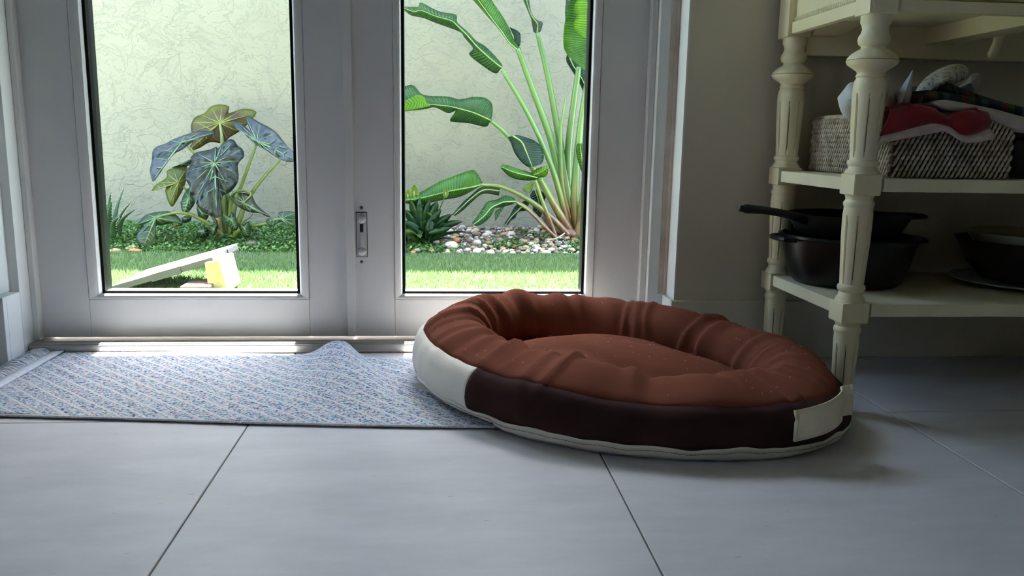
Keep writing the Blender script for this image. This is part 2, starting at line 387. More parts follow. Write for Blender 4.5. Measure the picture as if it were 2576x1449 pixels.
def wall_back(b):
    b.box(XL - .15, OX0, WALL_Y, OUT_Y, 0, ZC); b.box(OX1, XR + .15, WALL_Y, OUT_Y, 0, ZC); b.box(OX0, OX1, WALL_Y, OUT_Y, OZ, ZC)
tag(one('wall_back', wall_back, 'paint_wall'), 'taupe painted wall around the white double door', kind='structure')
WY0, WY1, WZ0, WZ1 = -.5, .0, 1.2, 1.85
def wall_left(b):
    b.box(XL - .15, XL, YB, WY0, 0, ZC); b.box(XL - .15, XL, WY1, WALL_Y, 0, ZC)
    b.box(XL - .15, XL, WY0, WY1, 0, WZ0); b.box(XL - .15, XL, WY0, WY1, WZ1, ZC)
tag(one('wall_left', wall_left, 'paint_wall'), 'painted side wall with an opening for the added fill window', kind='structure')
tag(one('wall_right', lambda b: b.box(XR, XR + .15, YB, WALL_Y, 0, ZC), 'paint_wall'), 'painted wall at the far end of the side table', kind='structure')
tag(one('wall_front', lambda b: b.box(XL - .15, XR + .15, YB - .15, YB, 0, ZC), 'paint_wall'), 'painted wall facing the double door', kind='structure')
tag(one('ceiling', lambda b: b.box(XL - .15, XR + .15, YB - .15, OUT_Y, ZC, ZC + .12), 'ceiling_paint'), 'flat white painted ceiling', kind='structure')
EAVE_Y = 1.856 + ZC / math.tan(SUN_EL)
tag(one('roof_eave', lambda b: b.box(XL - .15, XR + .15, OUT_Y, EAVE_Y, ZC, ZC + .12), 'ceiling_paint'), 'roof overhang above the garden side of the doors', kind='structure')
w1 = empty('fill_window_1', (XL - .07, (WY0 + WY1) / 2, WZ0), 'unseen white framed window added in the side wall to lift shadows', kind='structure')  # added out of view, lets in sky light to lift the indoor shadows
def wf(b):
    x0, x1, ym = XL - .1, XL - .04, (WY0 + WY1) / 2
    b.box(x0, x1, WY0, WY0 + .05, WZ0, WZ1); b.box(x0, x1, WY1 - .05, WY1, WZ0, WZ1); b.box(x0, x1, WY0 + .05, WY1 - .05, WZ0, WZ0 + .05)
    b.box(x0, x1, WY0 + .05, WY1 - .05, WZ1 - .05, WZ1); b.box(x0, x1, ym - .03, ym + .03, WZ0 + .05, WZ1 - .05)
one('fill_window_frame', wf, 'white_trim', w1, bevel=.003)
for a, c in ((WY0 + .05, (WY0 + WY1) / 2 - .03), ((WY0 + WY1) / 2 + .03, WY1 - .05)):
    one('pane', lambda b: b.box(XL - .073, XL - .067, a, c, WZ0 + .05, WZ1 - .05), 'pane_glass', w1)
# baseboards
def bb(b, x0, x1, y0, y1): b.box(x0, x1, y0, y1, 0, .138)
tag(one('baseboard_right', lambda b: bb(b, OX1 - .013, XR, WALL_Y - .013, WALL_Y), 'paint_wall', bevel=.003), 'tall painted baseboard behind the side table', kind='structure')
tag(one('baseboard_reveal', lambda b: bb(b, OX1 - .013, OX1, WALL_Y, 1.898), 'white_trim', bevel=.002), 'short white baseboard return in the door reveal', kind='structure')
def bbl(b):
    b.box(XL, -.9145, 1.785, 1.80, 0, .15); b.box(-.945, -.9145, 1.80, 1.858, 0, .15); b.box(XL, -.945, 1.80, WALL_Y, 0, .15)
tag(one('baseboard_left', bbl, 'white_trim', bevel=.002), 'white baseboard wrapping the corner beside the rug fringe', kind='structure')
# white plaster corner skins of the reveal
tag(one('trim_1', lambda b: b.box(OX1 - .004, OX1, WALL_Y + .0, 1.899, .138, OZ), 'white_trim'), 'white painted door reveal next to the taupe wall', kind='structure')
tag(one('trim_2', lambda b: b.box(OX0, OX0 + .004, WALL_Y, 1.872, .15, OZ), 'white_trim'), 'white painted door reveal above the corner baseboard', kind='structure')

# ------------------------------------------------------------------ double door
fr = empty('door_frame', (-.19, DOOR_Y, 0), 'white aluminium frame around the double glass door', kind='structure')
def jambR(b):
    b.box(.503, OX1, 1.899, 2.02, .0, OZ)
one('jamb', jambR, 'jamb_alu', fr, bevel=.002)
one('jamb_lip', lambda b: b.box(.488, .503, 1.918, 2.02, .025, OZ), 'jamb_alu', fr, bevel=.002)
one('jamb', lambda b: b.box(OX0, -.9215, 1.872, 2.02, .0, OZ), 'jamb_alu', fr, bevel=.002)
one('jamb_lip', lambda b: b.box(-.9215, -.909, 1.918, 2.02, .025, OZ), 'jamb_alu', fr, bevel=.002)
one('head', lambda b: b.box(-.9215, .503, 1.899, 2.02, OZ - .05, OZ), 'jamb_alu', fr, bevel=.002)
one('caulk_bead', lambda b: b.tube([(OX1 - .006, 1.899, .14), (OX1 - .006, 1.899, 1.0), (OX1 - .006, 1.899, OZ)], .006, 6), 'caulk', fr, smooth=True)
one('caulk_strip', lambda b: b.box(OX1 - .024, OX1 - .004, 1.8975, 1.899, .139, OZ), 'caulk', fr)
def sill(b):
    b.box(-.921, .5025, 1.886, 2.05, .0, .021)
th = one('threshold', sill, 'sill_alu', fr, bevel=.003)
for y in (1.892, 1.900, 1.908, 1.916):
    one('sill_rib', lambda b: b.box(-.9205, .502, y, y + .005, .0205, .0235), 'sill_alu', fr, bevel=.0008)

ZT = OZ - .055
def leaf_door(name, x0, x1, g0, g1, label, a0, a1):
    """x0..x1 leaf, g0..g1 daylight glass, a0..a1 bead outer edges"""
    r = empty(name, ((x0 + x1) / 2, DOOR_Y, .026), label, kind='structure')
    zb, zr, zg = .027, .117, .136
    one('stile', lambda b: b.box(x0, a0 - .0004, DOOR_Y, DOOR_Y + .05, zb, ZT), 'door_alu', r, bevel=.0012)
    one('stile', lambda b: b.box(a1 + .0004, x1, DOOR_Y, DOOR_Y + .05, zb, ZT), 'door_alu', r, bevel=.0012)
    one('bottom_rail', lambda b: b.box(a0, a1, DOOR_Y, DOOR_Y + .05, zb, zr - .0004), 'door_alu', r, bevel=.0012)
    one('top_rail', lambda b: b.box(a0, a1, DOOR_Y, DOOR_Y + .05, ZT - .1, ZT), 'door_alu', r, bevel=.0012)
    # rounded glazing beads, mitred
    zt0, zt1 = ZT - .1, ZT - .12
    def ring(off):   # 0 outer .. 1 inner
        return (a0 + (g0 - .006 - a0) * off, a1 + (g1 + .006 - a1) * off, zr + (zg - .006 - zr) * off, zt0 + (zt1 - zt0) * off)
    prof = [(0, .0), (.08, -.0025), (.45, -.002), (.8, .001), (.97, .007), (1, .014)]
    def bead(side):
        def f_(b):
            P = []
            for off, dy in prof:
                l_, r_, bo, to = ring(off); y = DOOR_Y + dy
                e = {'l': [(l_, y, bo), (l_, y, to)], 'r': [(r_, y, to), (r_, y, bo)], 'b': [(r_, y, bo), (l_, y, bo)], 't': [(l_, y, to), (r_, y, to)]}[side]
                P.append(e)
            b.grid(P, flip=True)
        return f_
    for s_ in 'lrbt': one('glazing_bead', bead(s_), 'door_alu', r, smooth=True, angle=.5)
    gi = .006
    def backing(b):
        y0, y1 = DOOR_Y + .0145, DOOR_Y + .05
        b.box(a0 - .001, g0 - gi, y0, y1, zr - .001, zt0 + .001); b.box(g1 + gi, a1 + .001, y0, y1, zr - .001, zt0 + .001)
        b.box(g0 - gi, g1 + gi, y0, y1, zr - .001, zg - gi); b.box(g0 - gi, g1 + gi, y0, y1, zt1 + gi, zt0 + .001)
    one('bead_backing', backing, 'door_alu', r)
    def gk(b):
        y0, y1 = DOOR_Y + .0085, DOOR_Y + .05
        b.box(g0 - gi, g0, y0, y1, zg - gi, zt1 + gi); b.box(g1, g1 + gi, y0, y1, zg - gi, zt1 + gi); b.box(g0, g1, y0, y1, zt1, zt1 + gi)
        b.box(g0, g1, y0, y0 + .006, zg - gi, zg - .001)
    one('gasket', gk, 'gasket', r)
    one('glass_seat', lambda b: b.box(g0, g1, DOOR_Y + .0145, DOOR_Y + .05, zg - gi, zg - .002), 'grey_seal', r)
    one('pane', lambda b: b.box(g0 - .003, g1 + .003, DOOR_Y + .022, DOOR_Y + .028, zg - .004, zt1 + .003), 'pane_glass', r)
    return r
d1 = leaf_door('door_1', -.909, -.199, -.769, -.331, 'white framed glass door leaf with the centre overlap strip', -.803, -.302)
d2 = leaf_door('door_2', -.196, .488, -.077, .350, 'white framed glass door leaf with the recessed flush bolt', -.101, .378)
one('overlap_strip', lambda b: b.box(-.213, -.194, DOOR_Y - .008, DOOR_Y, .028, ZT), 'door_alu', d1, bevel=.0012)
# flush bolt
by = DOOR_Y
c0 = PY(910, 590, by); x = c0[0]; z0 = PY(910, 645, by)[2]; z1 = PY(910, 535, by)[2]; hw = .0118
fb = one('bolt_surround', lambda b: b.box(x - hw - .0014, x + hw + .0014, by - .0008, by + .002, z0 - .0014, z1 + .0014), 'dark_slot', d2, bevel=.0006)
one('bolt_plate', lambda b: b.box(x - hw, x + hw, by - .0024, by + .002, z0, z1), 'plastic_grey', d2, bevel=.0012)
def disc(b, zc, r0, rz):
    P = []
    for j in range(6):
        a = j / 5 * math.pi / 2
        P.append([(x + r0 * math.cos(a) * math.cos(t), by - .0024 - .007 * math.sin(a), zc + rz * math.cos(a) * math.sin(t)) for t in np.linspace(0, 2 * math.pi, 25)[:-1]])
    b.grid(P, closed=True)
one('bolt_knob', lambda b: disc(b, z1 - .0145, .0105, .0112), 'plastic_grey', d2, smooth=True)
one('bolt_knob', lambda b: disc(b, z0 + .0125, .0098, .0098), 'plastic_grey', d2, smooth=True)
one('bolt_slot', lambda b: b.box(x - .0046, x + .0046, by - .0029, by - .002, z0 + .018, z1 - .027), 'plastic_grey', d2, bevel=.0006)
one('bolt_gap', lambda b: b.box(x - .0040, x + .0040, by - .0034, by - .0026, z1 - .045, z1 - .0265), 'dark_slot', d2)
one('bolt_tongue', lambda b: b.box(x - .0030, x + .0030, by - .0046, by - .0026, z0 + .022, z1 - .046), 'plastic_grey', d2, bevel=.0008)
for v in (522.5, 658.5):
    q = PY(909.5, v, by)
    def scr(b):
        P = [[(q[0] + rr * math.cos(t), by - dy, q[2] + rr * math.sin(t)) for t in np.linspace(0, 2 * math.pi, 17)[:-1]] for rr, dy in ((.0042, 0), (.0038, .0014), (.0016, .0018), (.0001, .0018))]
        b.grid(P, closed=True)
    s_ = one('screw', scr, 'steel_screw', d2, smooth=True)
    def cross(b):
        b.box(q[0] - .0018, q[0] + .0018, by - .0022, by - .0017, q[2] - .0005, q[2] + .0005); b.box(q[0] - .0005, q[0] + .0005, by - .0022, by - .0017, q[2] - .0018, q[2] + .0018)
    one('screw_cross', cross, 'dark_slot', s_)

# ------------------------------------------------------------------ garden ground and wall
GZ = -.04
GW_Y = 4.55
tag(one('wall_garden', lambda b: b.box(-5.5, 5.5, GW_Y, GW_Y + .2, -.1, 3.32), 'stucco'), 'pale green stucco garden wall with knockdown texture', kind='structure')
tag(one('ground', lambda b: b.box(-9, 9, -8, 9, -.16, -.1), 'ground'), 'unseen paving around the house, made pale to bounce light indoors', kind='structure')  # unseen ground, given a pale concrete colour to bounce sunlight into the room
def bed_z(y): return GZ - .01 + .065 * max(0, min(1, (y - 3.82) / .6))
def soil(b):
    P = []
    for y in np.linspace(3.70, GW_Y, 18):
        P.append([(xx, y, bed_z(y) + .012 * noise.noise(Vector((xx * 4, y * 4, 0)))) for xx in np.linspace(-3.2, 2.6, 90)])
    b.grid(P)
tag(one('planting_bed', soil, 'soil', smooth=True), 'dark soil strip along the garden wall', kind='structure')
tag(one('turf_base', lambda b: b.box(-3.2, 2.6, 2.05, 3.86, -.1, GZ - .012), 'turf_blade'), 'green backing of the artificial lawn', kind='structure')
def turf():
    n = 105000
    X = rng.uniform(-1.9, 1.35, n); Y = 3.89 - (rng.random(n) ** 1.1) * 1.25; 
    edge = 3.86 + .015 * np.sin(X * 5) + .01 * np.sin(X * 13)
    Y = np.minimum(Y, edge - rng.random(n) * .03)
    a = rng.uniform(0, math.pi, n); wd = rng.uniform(.0016, .003, n); hh = rng.uniform(.012, .024, n)
    dx = np.cos(a) * wd; dy = np.sin(a) * wd; lx = rng.normal(0, .007, n); ly = rng.normal(0, .007, n)
    z = np.full(n, GZ - .012)
    V = np.empty((n, 3, 3)); V[:, 0] = np.stack([X - dx, Y - dy, z], 1); V[:, 1] = np.stack([X + dx, Y + dy, z], 1); V[:, 2] = np.stack([X + lx, Y + ly, z + hh], 1)
    me = bpy.data.meshes.new('artificial_turf'); me.vertices.add(3 * n); me.vertices.foreach_set('co', V.ravel())
    me.loops.add(3 * n); me.loops.foreach_set('vertex_index', np.arange(3 * n, dtype=np.int32))
    me.polygons.add(n); me.polygons.foreach_set('loop_start', np.arange(0, 3 * n, 3, dtype=np.int32))
    me.update(calc_edges=True); me.materials.append(MATS['turf_blade'])
    o = bpy.data.objects.new('artificial_turf', me); COL.objects.link(o)
    tag(o, 'short green artificial grass lawn between house and planting bed', 'grass', kind='stuff')
turf()

# ------------------------------------------------------------------ side table
TX, TF, TB = .742, 1.414, 1.80        # left face, front face, back face of the corner blocks
BK = .053                            # block size
TW = 1.25                            # overall length
tb = empty('console_table', (TX + TW / 2, (TF + TB) / 2, 0), 'distressed ivory console table with turned fluted legs and two open shelves', 'table')
zs = lambda v: PY(2148, v, TF + BK / 2)[2]
def leg_prof():
    L = []
    def a(v, hw_): L.append((hw_ * (TF + BK / 2) / 2060 * 1.0, zs(v)))
    return L, a
sec = {}
sec['top'] = [(38, 36), (56, 36), (60, 33), (72, 30), (84, 33), (90, 37), (100, 39), (110, 36), (116, 29), (122, 30), (126, 38), (136, 52), (146, 60), (150, 61), (151, 58), (153, 62), (162, 58), (170, 47), (178, 36), (183, 33), (188, 35), (192, 36), (195, 33), (202, 37), (215, 39.5), (235, 40), (300, 38), (395, 33), (402, 33), (404, 37), (410, 38), (415, 36), (418, 33), (424, 34), (431, 41), (437, 42)]
sec['mid'] = [(490, 37), (496, 34), (502, 33), (508, 37), (513, 38.5), (519, 36), (522, 35), (540, 37), (600, 36), (705, 30.5), (714, 30), (717, 34), (724, 35.5), (729, 33), (733, 29), (742, 31), (750, 37), (757, 38)]
sec['low'] = [(808, 34), (814, 31), (818, 30), (823, 34), (829, 35), (834, 33), (838, 31.5), (860, 32), (940, 29), (1020, 24.5), (1046, 23), (1055, 22.5)]
flute = {'top': (235, 392), 'mid': (548, 706), 'low': (862, 1010)}
zb_u = (zs(490), zs(437)); zb_l = (zs(808), zs(757)); ztop = zs(38)
def leg(x0, y0):
    cxl, cyl = x0 + BK / 2, y0 + BK / 2
    L = empty_part = None
    b = MB()
    for k, pr in sec.items():
        P = [(h_ * 1.47 / 2060, zs(v)) for v, h_ in pr]
        if k == 'low': P[-1] = (P[-1][0], 0.0)
        f0, f1 = zs(flute[k][1]), zs(flute[k][0])
        # densify fluted part
        Q = []
        for (r0, za), (r1, zb_) in zip(P[:-1], P[1:]):
            n_ = max(1, int(abs(zb_ - za) / .012)); Q += [(r0 + (r1 - r0) * t / n_, za + (zb_ - za) * t / n_) for t in range(n_)]
        Q.append(P[-1]); Q = Q[::-1]
        def fl_(i, z):
            k8 = i % 9
            inside = f0 < z < f1
            if inside and k8 == 4: return .86
            bulb = zs(150) < z < zs(124)
            if bulb and i % 8 == 0: return .95
            return 1.0
        b.lathe(Q, (cxl, cyl), 72, fl_)
    lo = b.build('leg', 'ivory_paint', tb, smooth=True, angle=.7)
    for z0_, z1_ in (zb_u, zb_l):
        one('leg_block', lambda q: q.box(x0, x0 + BK, y0, y0 + BK, z0_, z1_), 'ivory_paint', lo, bevel=.003)
    # worn dark recess in each flute
    if x0 < 1.0:
        for k in sec:
            za, zc = zs(flute[k][1]) + .004, zs(flute[k][0]) - .004
            P = [(h_ * 1.47 / 2060, zs(v)) for v, h_ in sec[k]][::-1]
            rz = lambda z: np.interp(z, [p[1] for p in P], [p[0] for p in P])
            for i in range(8):
                a = 2 * math.pi * (9 * i + 4) / 72
                pts = [(cxl + rz(z) * .862 * math.cos(a), cyl + rz(z) * .862 * math.sin(a), z) for z in np.linspace(za, zc, 5)]
                one('flute', lambda q: q.tube(pts, .0013, 5), 'ivory_groove', lo)
    return lo
for x0 in (TX, TX + TW - BK):
    for y0 in (TF, TB - BK):
        leg(x0, y0)
zu, zl = .442, .211
def shelf(b, z):
    b.box(TX + .006, TX + TW - .006, TF + .008, TB - .005, z - .024, z)
def shelf_cut(z):
    b = MB()
    x0, x1, y0, y1 = TX + .004, TX + TW - .004, TF + .004, TB - .004
    k = BK + .0005
    # board notched round the corner blocks, as a 12-sided outline
    o = [(x0 + k, y0), (x1 - k, y0), (x1 - k, y0 + k), (x1, y0 + k), (x1, y1 - k), (x1 - k, y1 - k), (x1 - k, y1), (x0 + k, y1), (x0 + k, y1 - k), (x0, y1 - k), (x0, y0 + k), (x0 + k, y0 + k)]
    n = len(o)
    b.add([(p[0], p[1], z - .024) for p in o] + [(p[0], p[1], z) for p in o],
          [tuple(range(n - 1, -1, -1)), tuple(range(n, 2 * n))] + [(i, (i + 1) % n, n + (i + 1) % n, n + i) for i in range(n)])
    return b.build('shelf', 'ivory_shelf', tb, bevel=.002)
shelf_cut(zu); shelf_cut(zl)
# drawer case
zc0, zc1 = ztop, ztop + .17
for x0 in (TX - .002, TX + TW - BK + .002):
    for y0 in (TF - .002, TB - BK + .002):
        one('case_post', lambda b: b.box(x0, x0 + BK, y0, y0 + BK, zc0, zc1), 'ivory_paint', tb, bevel=.003)
for xs in (TX + .006, TX + TW - .024):
    one('side_rail', lambda b: b.box(xs, xs + .018, TF + BK - .002, TB - BK + .002, zc0 + .006, zc0 + .03), 'ivory_paint', tb, bevel=.002)
    one('side_panel', lambda b: b.box(xs + .007, xs + .014, TF + BK - .002, TB - BK + .002, zc0 + .03, zc1), 'ivory_paint', tb)
    def rope(b):
        for y in np.arange(TF + BK + .006, TB - BK - .004, .007):
            b.tube([(xs + .004, y, zc0 + .030), (xs + .004, y + .005, zc0 + .038)], .0026, 6)
    one('rope_moulding', rope, 'ivory_paint', tb, smooth=True)
one('front_rail', lambda b: b.box(TX + BK - .002, TX + TW - BK + .002, TF + .006, TF + .026, zc0 + .006, zc0 + .026), 'ivory_paint', tb, bevel=.002)
one('back_rail', lambda b: b.box(TX + BK - .002, TX + TW - BK + .002, TB - .03, TB - .012, zc0 - .035, zc0 + .05), 'ivory_paint', tb, bevel=.002)
for k in range(2):
    xa = TX + BK + .004 + k * (TW - 2 * BK) / 2; xb = xa + (TW - 2 * BK) / 2 - .008
    dr = one('drawer', lambda b: b.box(xa, xb, TF + .004, TF + .024, zc0 + .031, zc1 - .02), 'ivory_paint', tb, bevel=.002)
    one('drawer_panel', lambda b: b.box(xa + .03, xb - .03, TF - .001, TF + .004, zc0 + .055, zc1 - .042), 'ivory_paint', dr, bevel=.0015)
    one('drawer_knob', lambda b: b.lathe([(.006, 0), (.006, .012), (.013, .018), (.013, .024), (.005, .03)], ((xa + xb) / 2, 0), 16), 'ivory_paint', dr, smooth=True)
    o = dr.children[-1]; o.data.transform(Matrix.Rotation(math.pi / 2, 4, 'X')); o.location = (0, TF + .004, (zc0 + zc1) / 2 + .005)
    o.location = (0, TF - ORG[tb.name][1] + ORG[tb.name][2], zc0 + .09); o.data.transform(Matrix.Translation((0, 0, 0)))
one('drawer_bottom', lambda b: b.box(TX + .02, TX + TW - .02, TF + .03, TB - .03, zc0 + .03, zc0 + .036), 'ivory_shelf', tb)
one('drawer_runner', lambda b: b.box(1.06, 1.12, TF + .03, TB - .03, zc0 - .005, zc0 + .03), 'ivory_paint', tb, bevel=.002)
one('corner_cleat', lambda b: b.hexa([(TX + BK, TB - .05, zc0 + .005), (TX + BK + .06, TB - .05, zc0 + .005), (TX + BK + .06, TB - .031, zc0 + .005), (TX + BK, TB - .031, zc0 + .005),
    (TX + BK, TB - .09, zc0 + .03), (TX + BK + .1, TB - .09, zc0 + .03), (TX + BK + .1, TB - .031, zc0 + .03), (TX + BK, TB - .031, zc0 + .03)]), 'ivory_paint', tb)
q = PY(2510, 100, 1.62)
one('hanging_bracket', lambda b: b.tube([(q[0] + .006, 1.62, zc0 + .03), (q[0] + .004, 1.62, zc0 - .0), (q[0], 1.62, q[2] - .008), (q[0] - .008, 1.62, q[2] - .03), (q[0] - .01, 1.62, q[2] - .036)], [.013, .011, .009, .010, .006], 10), 'ivory_paint', tb, smooth=True)
one('table_top', lambda b: b.box(TX - .025, TX + TW + .025, TF - .025, TB + .02, zc1, zc1 + .025), 'ivory_paint', tb, bevel=.006, segs=3)

# ------------------------------------------------------------------ basket and linens on the upper shelf
BX0, BX1, BY0, BY1, BZ0, BZ1 = .822, 1.056, 1.442, 1.775, zu, .556
bs = empty('wicker_basket', ((BX0 + BX1) / 2, (BY0 + BY1) / 2, BZ0), 'pale woven cane basket on the upper shelf, heaped with linens', 'basket')
def core(b):
    t = .008
    b.box(BX0 + .005, BX1 - .005, BY0 + .005, BY0 + .005 + t, BZ0 + .002, BZ1 - .004); b.box(BX0 + .005, BX1 - .005, BY1 - .005 - t, BY1 - .005, BZ0 + .002, BZ1 - .004)
    b.box(BX0 + .005, BX0 + .005 + t, BY0 + .013, BY1 - .013, BZ0 + .002, BZ1 - .004); b.box(BX1 - .005 - t, BX1 - .005, BY0 + .013, BY1 - .013, BZ0 + .002, BZ1 - .004)
    b.box(BX0 + .013, BX1 - .013, BY0 + .013, BY1 - .013, BZ0 + .002, BZ0 + .008)
one('basket_body', core, 'basket_core', bs, bevel=.004)
def weave(b):
    rows = 11; dz = (BZ1 - BZ0 - .008) / rows; sp = .0092
    def run(A, Bp, nrm, flip):
        A = Vector(A); Bp = Vector(Bp); L = (Bp - A).length; d = (Bp - A) / L; n_ = int(L / sp); nv = Vector(nrm)
        for r in range(rows):
            z = BZ0 + .004 + (r + .5) * dz
            for i in range(n_):
                c = A + d * ((i + .5 + (.5 if r % 2 else 0)) * L / n_); s_ = -1 if flip else 1
                p0 = c - d * (.0030 * s_) + Vector((0, 0, z - .0068)) ; p1 = c + d * (.0030 * s_) + Vector((0, 0, z + .0068))
                m_ = (p0 + p1) / 2 + nv * .0042
                b.tube([p0 - nv * .001, p0 * .72 + m_ * .28 + nv * .0018, m_, p1 * .72 + m_ * .28 + nv * .0018, p1 - nv * .001], [.0012, .0026, .003, .0026, .0012], 5)
    run((BX0 + .004, BY0 + .003, 0), (BX1 - .004, BY0 + .003, 0), (0, -1, 0), False)
    run((BX0 + .003, BY1 - .004, 0), (BX0 + .003, BY0 + .004, 0), (-1, 0, 0), False)
    run((BX1 - .003, BY0 + .004, 0), (BX1 - .003, BY1 - .004, 0), (1, 0, 0), False)
wv = one('cane_weave', weave, 'basket_cane', bs, smooth=True); wv['kind'] = 'stuff'
one('basket_rim', lambda b: b.tube([(BX0 + .006, BY0 + .006, BZ1), (BX1 - .006, BY0 + .006, BZ1), (BX1 - .006, BY1 - .006, BZ1), (BX0 + .006, BY1 - .006, BZ1), (BX0 + .006, BY0 + .006, BZ1)], .006, 8), 'basket_cane', bs, smooth=True)

def cloth(name, prof, y0, y1, m, label, amp=.004, thick=.004, rows=14, k=5, skew=0.0, seed=0, group=None):
    """prof: pixel polyline read at depth y0; extruded back to y1 with folds -> one draped sheet"""
    pts = catmull([PY(u, v, y0) for u, v in prof], k); n = len(pts); P = []; uv = []
    for j in range(rows):
        t = j / (rows - 1); r = []
        for i, p in enumerate(pts):
            nz = noise.noise(Vector((i * .22 + seed * 9.1, t * 3.0, seed * 3.3))); n2 = noise.noise(Vector((i * .5 + seed, t * 6, 7.7)))
            r.append((p[0] * (1 + .92 * t * (y1 - y0) / y0) + skew * t * (y1 - y0) + amp * n2, p[1] + (y1 - y0) * t + amp * .5 * nz, p[2] + amp * nz))
            uv.append((i / (n - 1) * 4, t))
        P.append(r)
    b = MB(); b.grid(P)
    o = b.build(name, m, None, smooth=True, solid=thick, uv=uv, offset=0)
    return tag(o, label, 'towel', group)
def puff(outl, y0, depth, m, label, sd=0, bulge=.03, rough_=.008):
    """crumpled cloth: wrinkled front bulging towards the room, closed behind"""
    O = catmull(list(outl) + [outl[0]], 4)[:-1]; n = len(O); c = sum(O) / n; b = MB(); P = []
    def pt(q, f, back):
        nz = noise.noise(Vector((q[0] * .035, q[1] * .06, sd))) + .6 * noise.noise(Vector((q[0] * .09, q[1] * .05, sd + 3)))
        if back: return PY(q[0], q[1], y0 + depth * (.45 + .55 * math.sqrt(max(0, 1 - f * f))))
        return PY(q[0], q[1], y0 + depth * .45 * f ** 2 - bulge * (1 - f * f) * .5 + rough_ * nz * (1 - .5 * f))
    R_ = 9
    for j in range(R_): P.append([pt(c + (q - c) * ((j + .02) / (R_ - 1)) if j else c + (q - c) * .02, j / (R_ - 1), False) for q in O])
    for j in range(R_ - 2, -1, -1): P.append([pt(c + (q - c) * max(.02, j / (R_ - 1)), j / (R_ - 1), True) + np.array([(c[0] - q[0]) * .00004, 0, 0]) for q in O])
    b.grid(P, closed=True, flip=True)
    return tag(b.build('kitchen_towel', m, None, smooth=True, sub=1), label, 'towel')
def band(up, lo, y0, depth, m, label, sd=0):
    """folded towel seen at its fold edge"""
    A = catmull(up, 5); B = catmull(lo, 5); n = min(len(A), len(B)); P = []; uv = []
    for i in range(n):
        a_, b_ = A[i], B[i]; k_ = .006 * noise.noise(Vector((i * .2, sd, 0))); r = []
        for t in np.linspace(0, 1, 6):
            q = a_ * (1 - t) + b_ * t; r.append(PY(q[0], q[1], y0 + k_ - .006 * math.sin(math.pi * t)))
        lo_b = PY(b_[0], b_[1], y0 + .01); up_b = PY(a_[0], a_[1], y0 + .01)
        r += [lo_b + np.array([.03, depth, .002]), up_b + np.array([.03, depth, .002])]
        P.append(r); uv += [(i / n * 4, t) for t in range(8)]
    b = MB(); b.grid(P, closed=True); k0 = 0; b.f.append(tuple(range(7, -1, -1))); b.f.append(tuple((n - 1) * 8 + i for i in range(8)))
    return tag(b.build('kitchen_towel', m, None, smooth=True, uv=uv), label, 'towel')
puff([(2104, 246), (2120, 226), (2138, 206), (2165, 208), (2188, 240), (2184, 292), (2152, 302), (2118, 290)], 1.475, .10, 'linen_white', 'crumpled white linen bulging over the basket rim behind the front table leg', 2)
puff([(2204, 268), (2206, 210), (2214, 188), (2230, 186), (2244, 205), (2262, 258), (2256, 272), (2230, 270)], 1.465, .09, 'linen_blush', 'blush linen napkin rolled over itself beside the front table leg', 3)
puff([(2260, 270), (2252, 240), (2268, 216), (2286, 190), (2299, 172), (2297, 205), (2293, 248), (2280, 276)], 1.455, .06, 'linen_white', 'white checked linen standing up in a sharp peak', 4, .012, .006)
puff([(2298, 260), (2302, 225), (2330, 192), (2366, 170), (2402, 159), (2430, 163), (2440, 180), (2428, 200), (2395, 216), (2372, 236), (2332, 254)], 1.50, .13, 'linen_floral', 'white cloth printed with grey flowers, topmost of the linens', 5)
puff([(2400, 226), (2432, 200), (2446, 184), (2468, 186), (2462, 224), (2440, 234)], 1.63, .07, 'linen_white', 'thin cream cloth corner behind the flowered cloth', 6, .01)
band([(2362, 224), (2372, 209), (2390, 210), (2440, 230), (2500, 250), (2590, 274)], [(2366, 236), (2378, 236), (2400, 240), (2450, 250), (2520, 264), (2590, 286)], 1.49, .15, 'towel_stripe', 'dark green folded towel under the flowered cloth', 7)
band([(2302, 262), (2322, 231), (2340, 227), (2400, 236), (2470, 247), (2540, 261), (2610, 278)], [(2312, 268), (2326, 256), (2344, 254), (2400, 258), (2470, 266), (2540, 282), (2610, 302)], 1.455, .17, 'towel_stripe', 'folded towel striped green, teal and rust lying over the red towel', 8)
band([(2346, 258), (2372, 251), (2430, 260), (2500, 274), (2560, 290), (2610, 302)], [(2350, 266), (2386, 279), (2440, 284), (2500, 304), (2560, 327), (2610, 336)], 1.44, .16, 'linen_blush', 'cream edged towel hanging past the basket end below the striped towel', 9)
rt = cloth('kitchen_towel', [(2206, 352), (2212, 330), (2222, 300), (2236, 276), (2270, 264), (2300, 262), (2340, 268), (2372, 290), (2410, 286), (2450, 274), (2480, 284), (2484, 310), (2486, 334)], 1.427, 1.60, 'towel_red', 'deep red towel with a pale hem draped over the basket front', .006, .005, seed=10)
def front_drop(name, poly_top, poly_bot, y, m, parent=None):
    a = catmull([PY(u, v, y) for u, v in poly_top], 5); c = catmull([PY(u, v, y - .004) for u, v in poly_bot], 5)
    n = min(len(a), len(c)); P = []
    for t in np.linspace(0, 1, 8):
        P.append([a[i] * (1 - t) + c[i] * t + np.array([0, -.006 * math.sin(math.pi * t) + .004 * noise.noise(Vector((i * .25, t * 2, 1.5))), 0]) for i in range(n)])
    b = MB(); b.grid(P, flip=True); o = b.build(name, m, parent, smooth=True, solid=.004, offset=0); return o
top_ = [(2236, 278), (2290, 264), (2340, 272), (2385, 292), (2430, 278), (2484, 284)]
mid_ = [(2210, 344), (2270, 328), (2340, 312), (2385, 318), (2425, 340), (2486, 322)]
bot_ = [(2208, 360), (2270, 348), (2345, 334), (2380, 330), (2428, 358), (2500, 348)]
front_drop('towel_front', top_, mid_, 1.428, 'towel_red', rt)
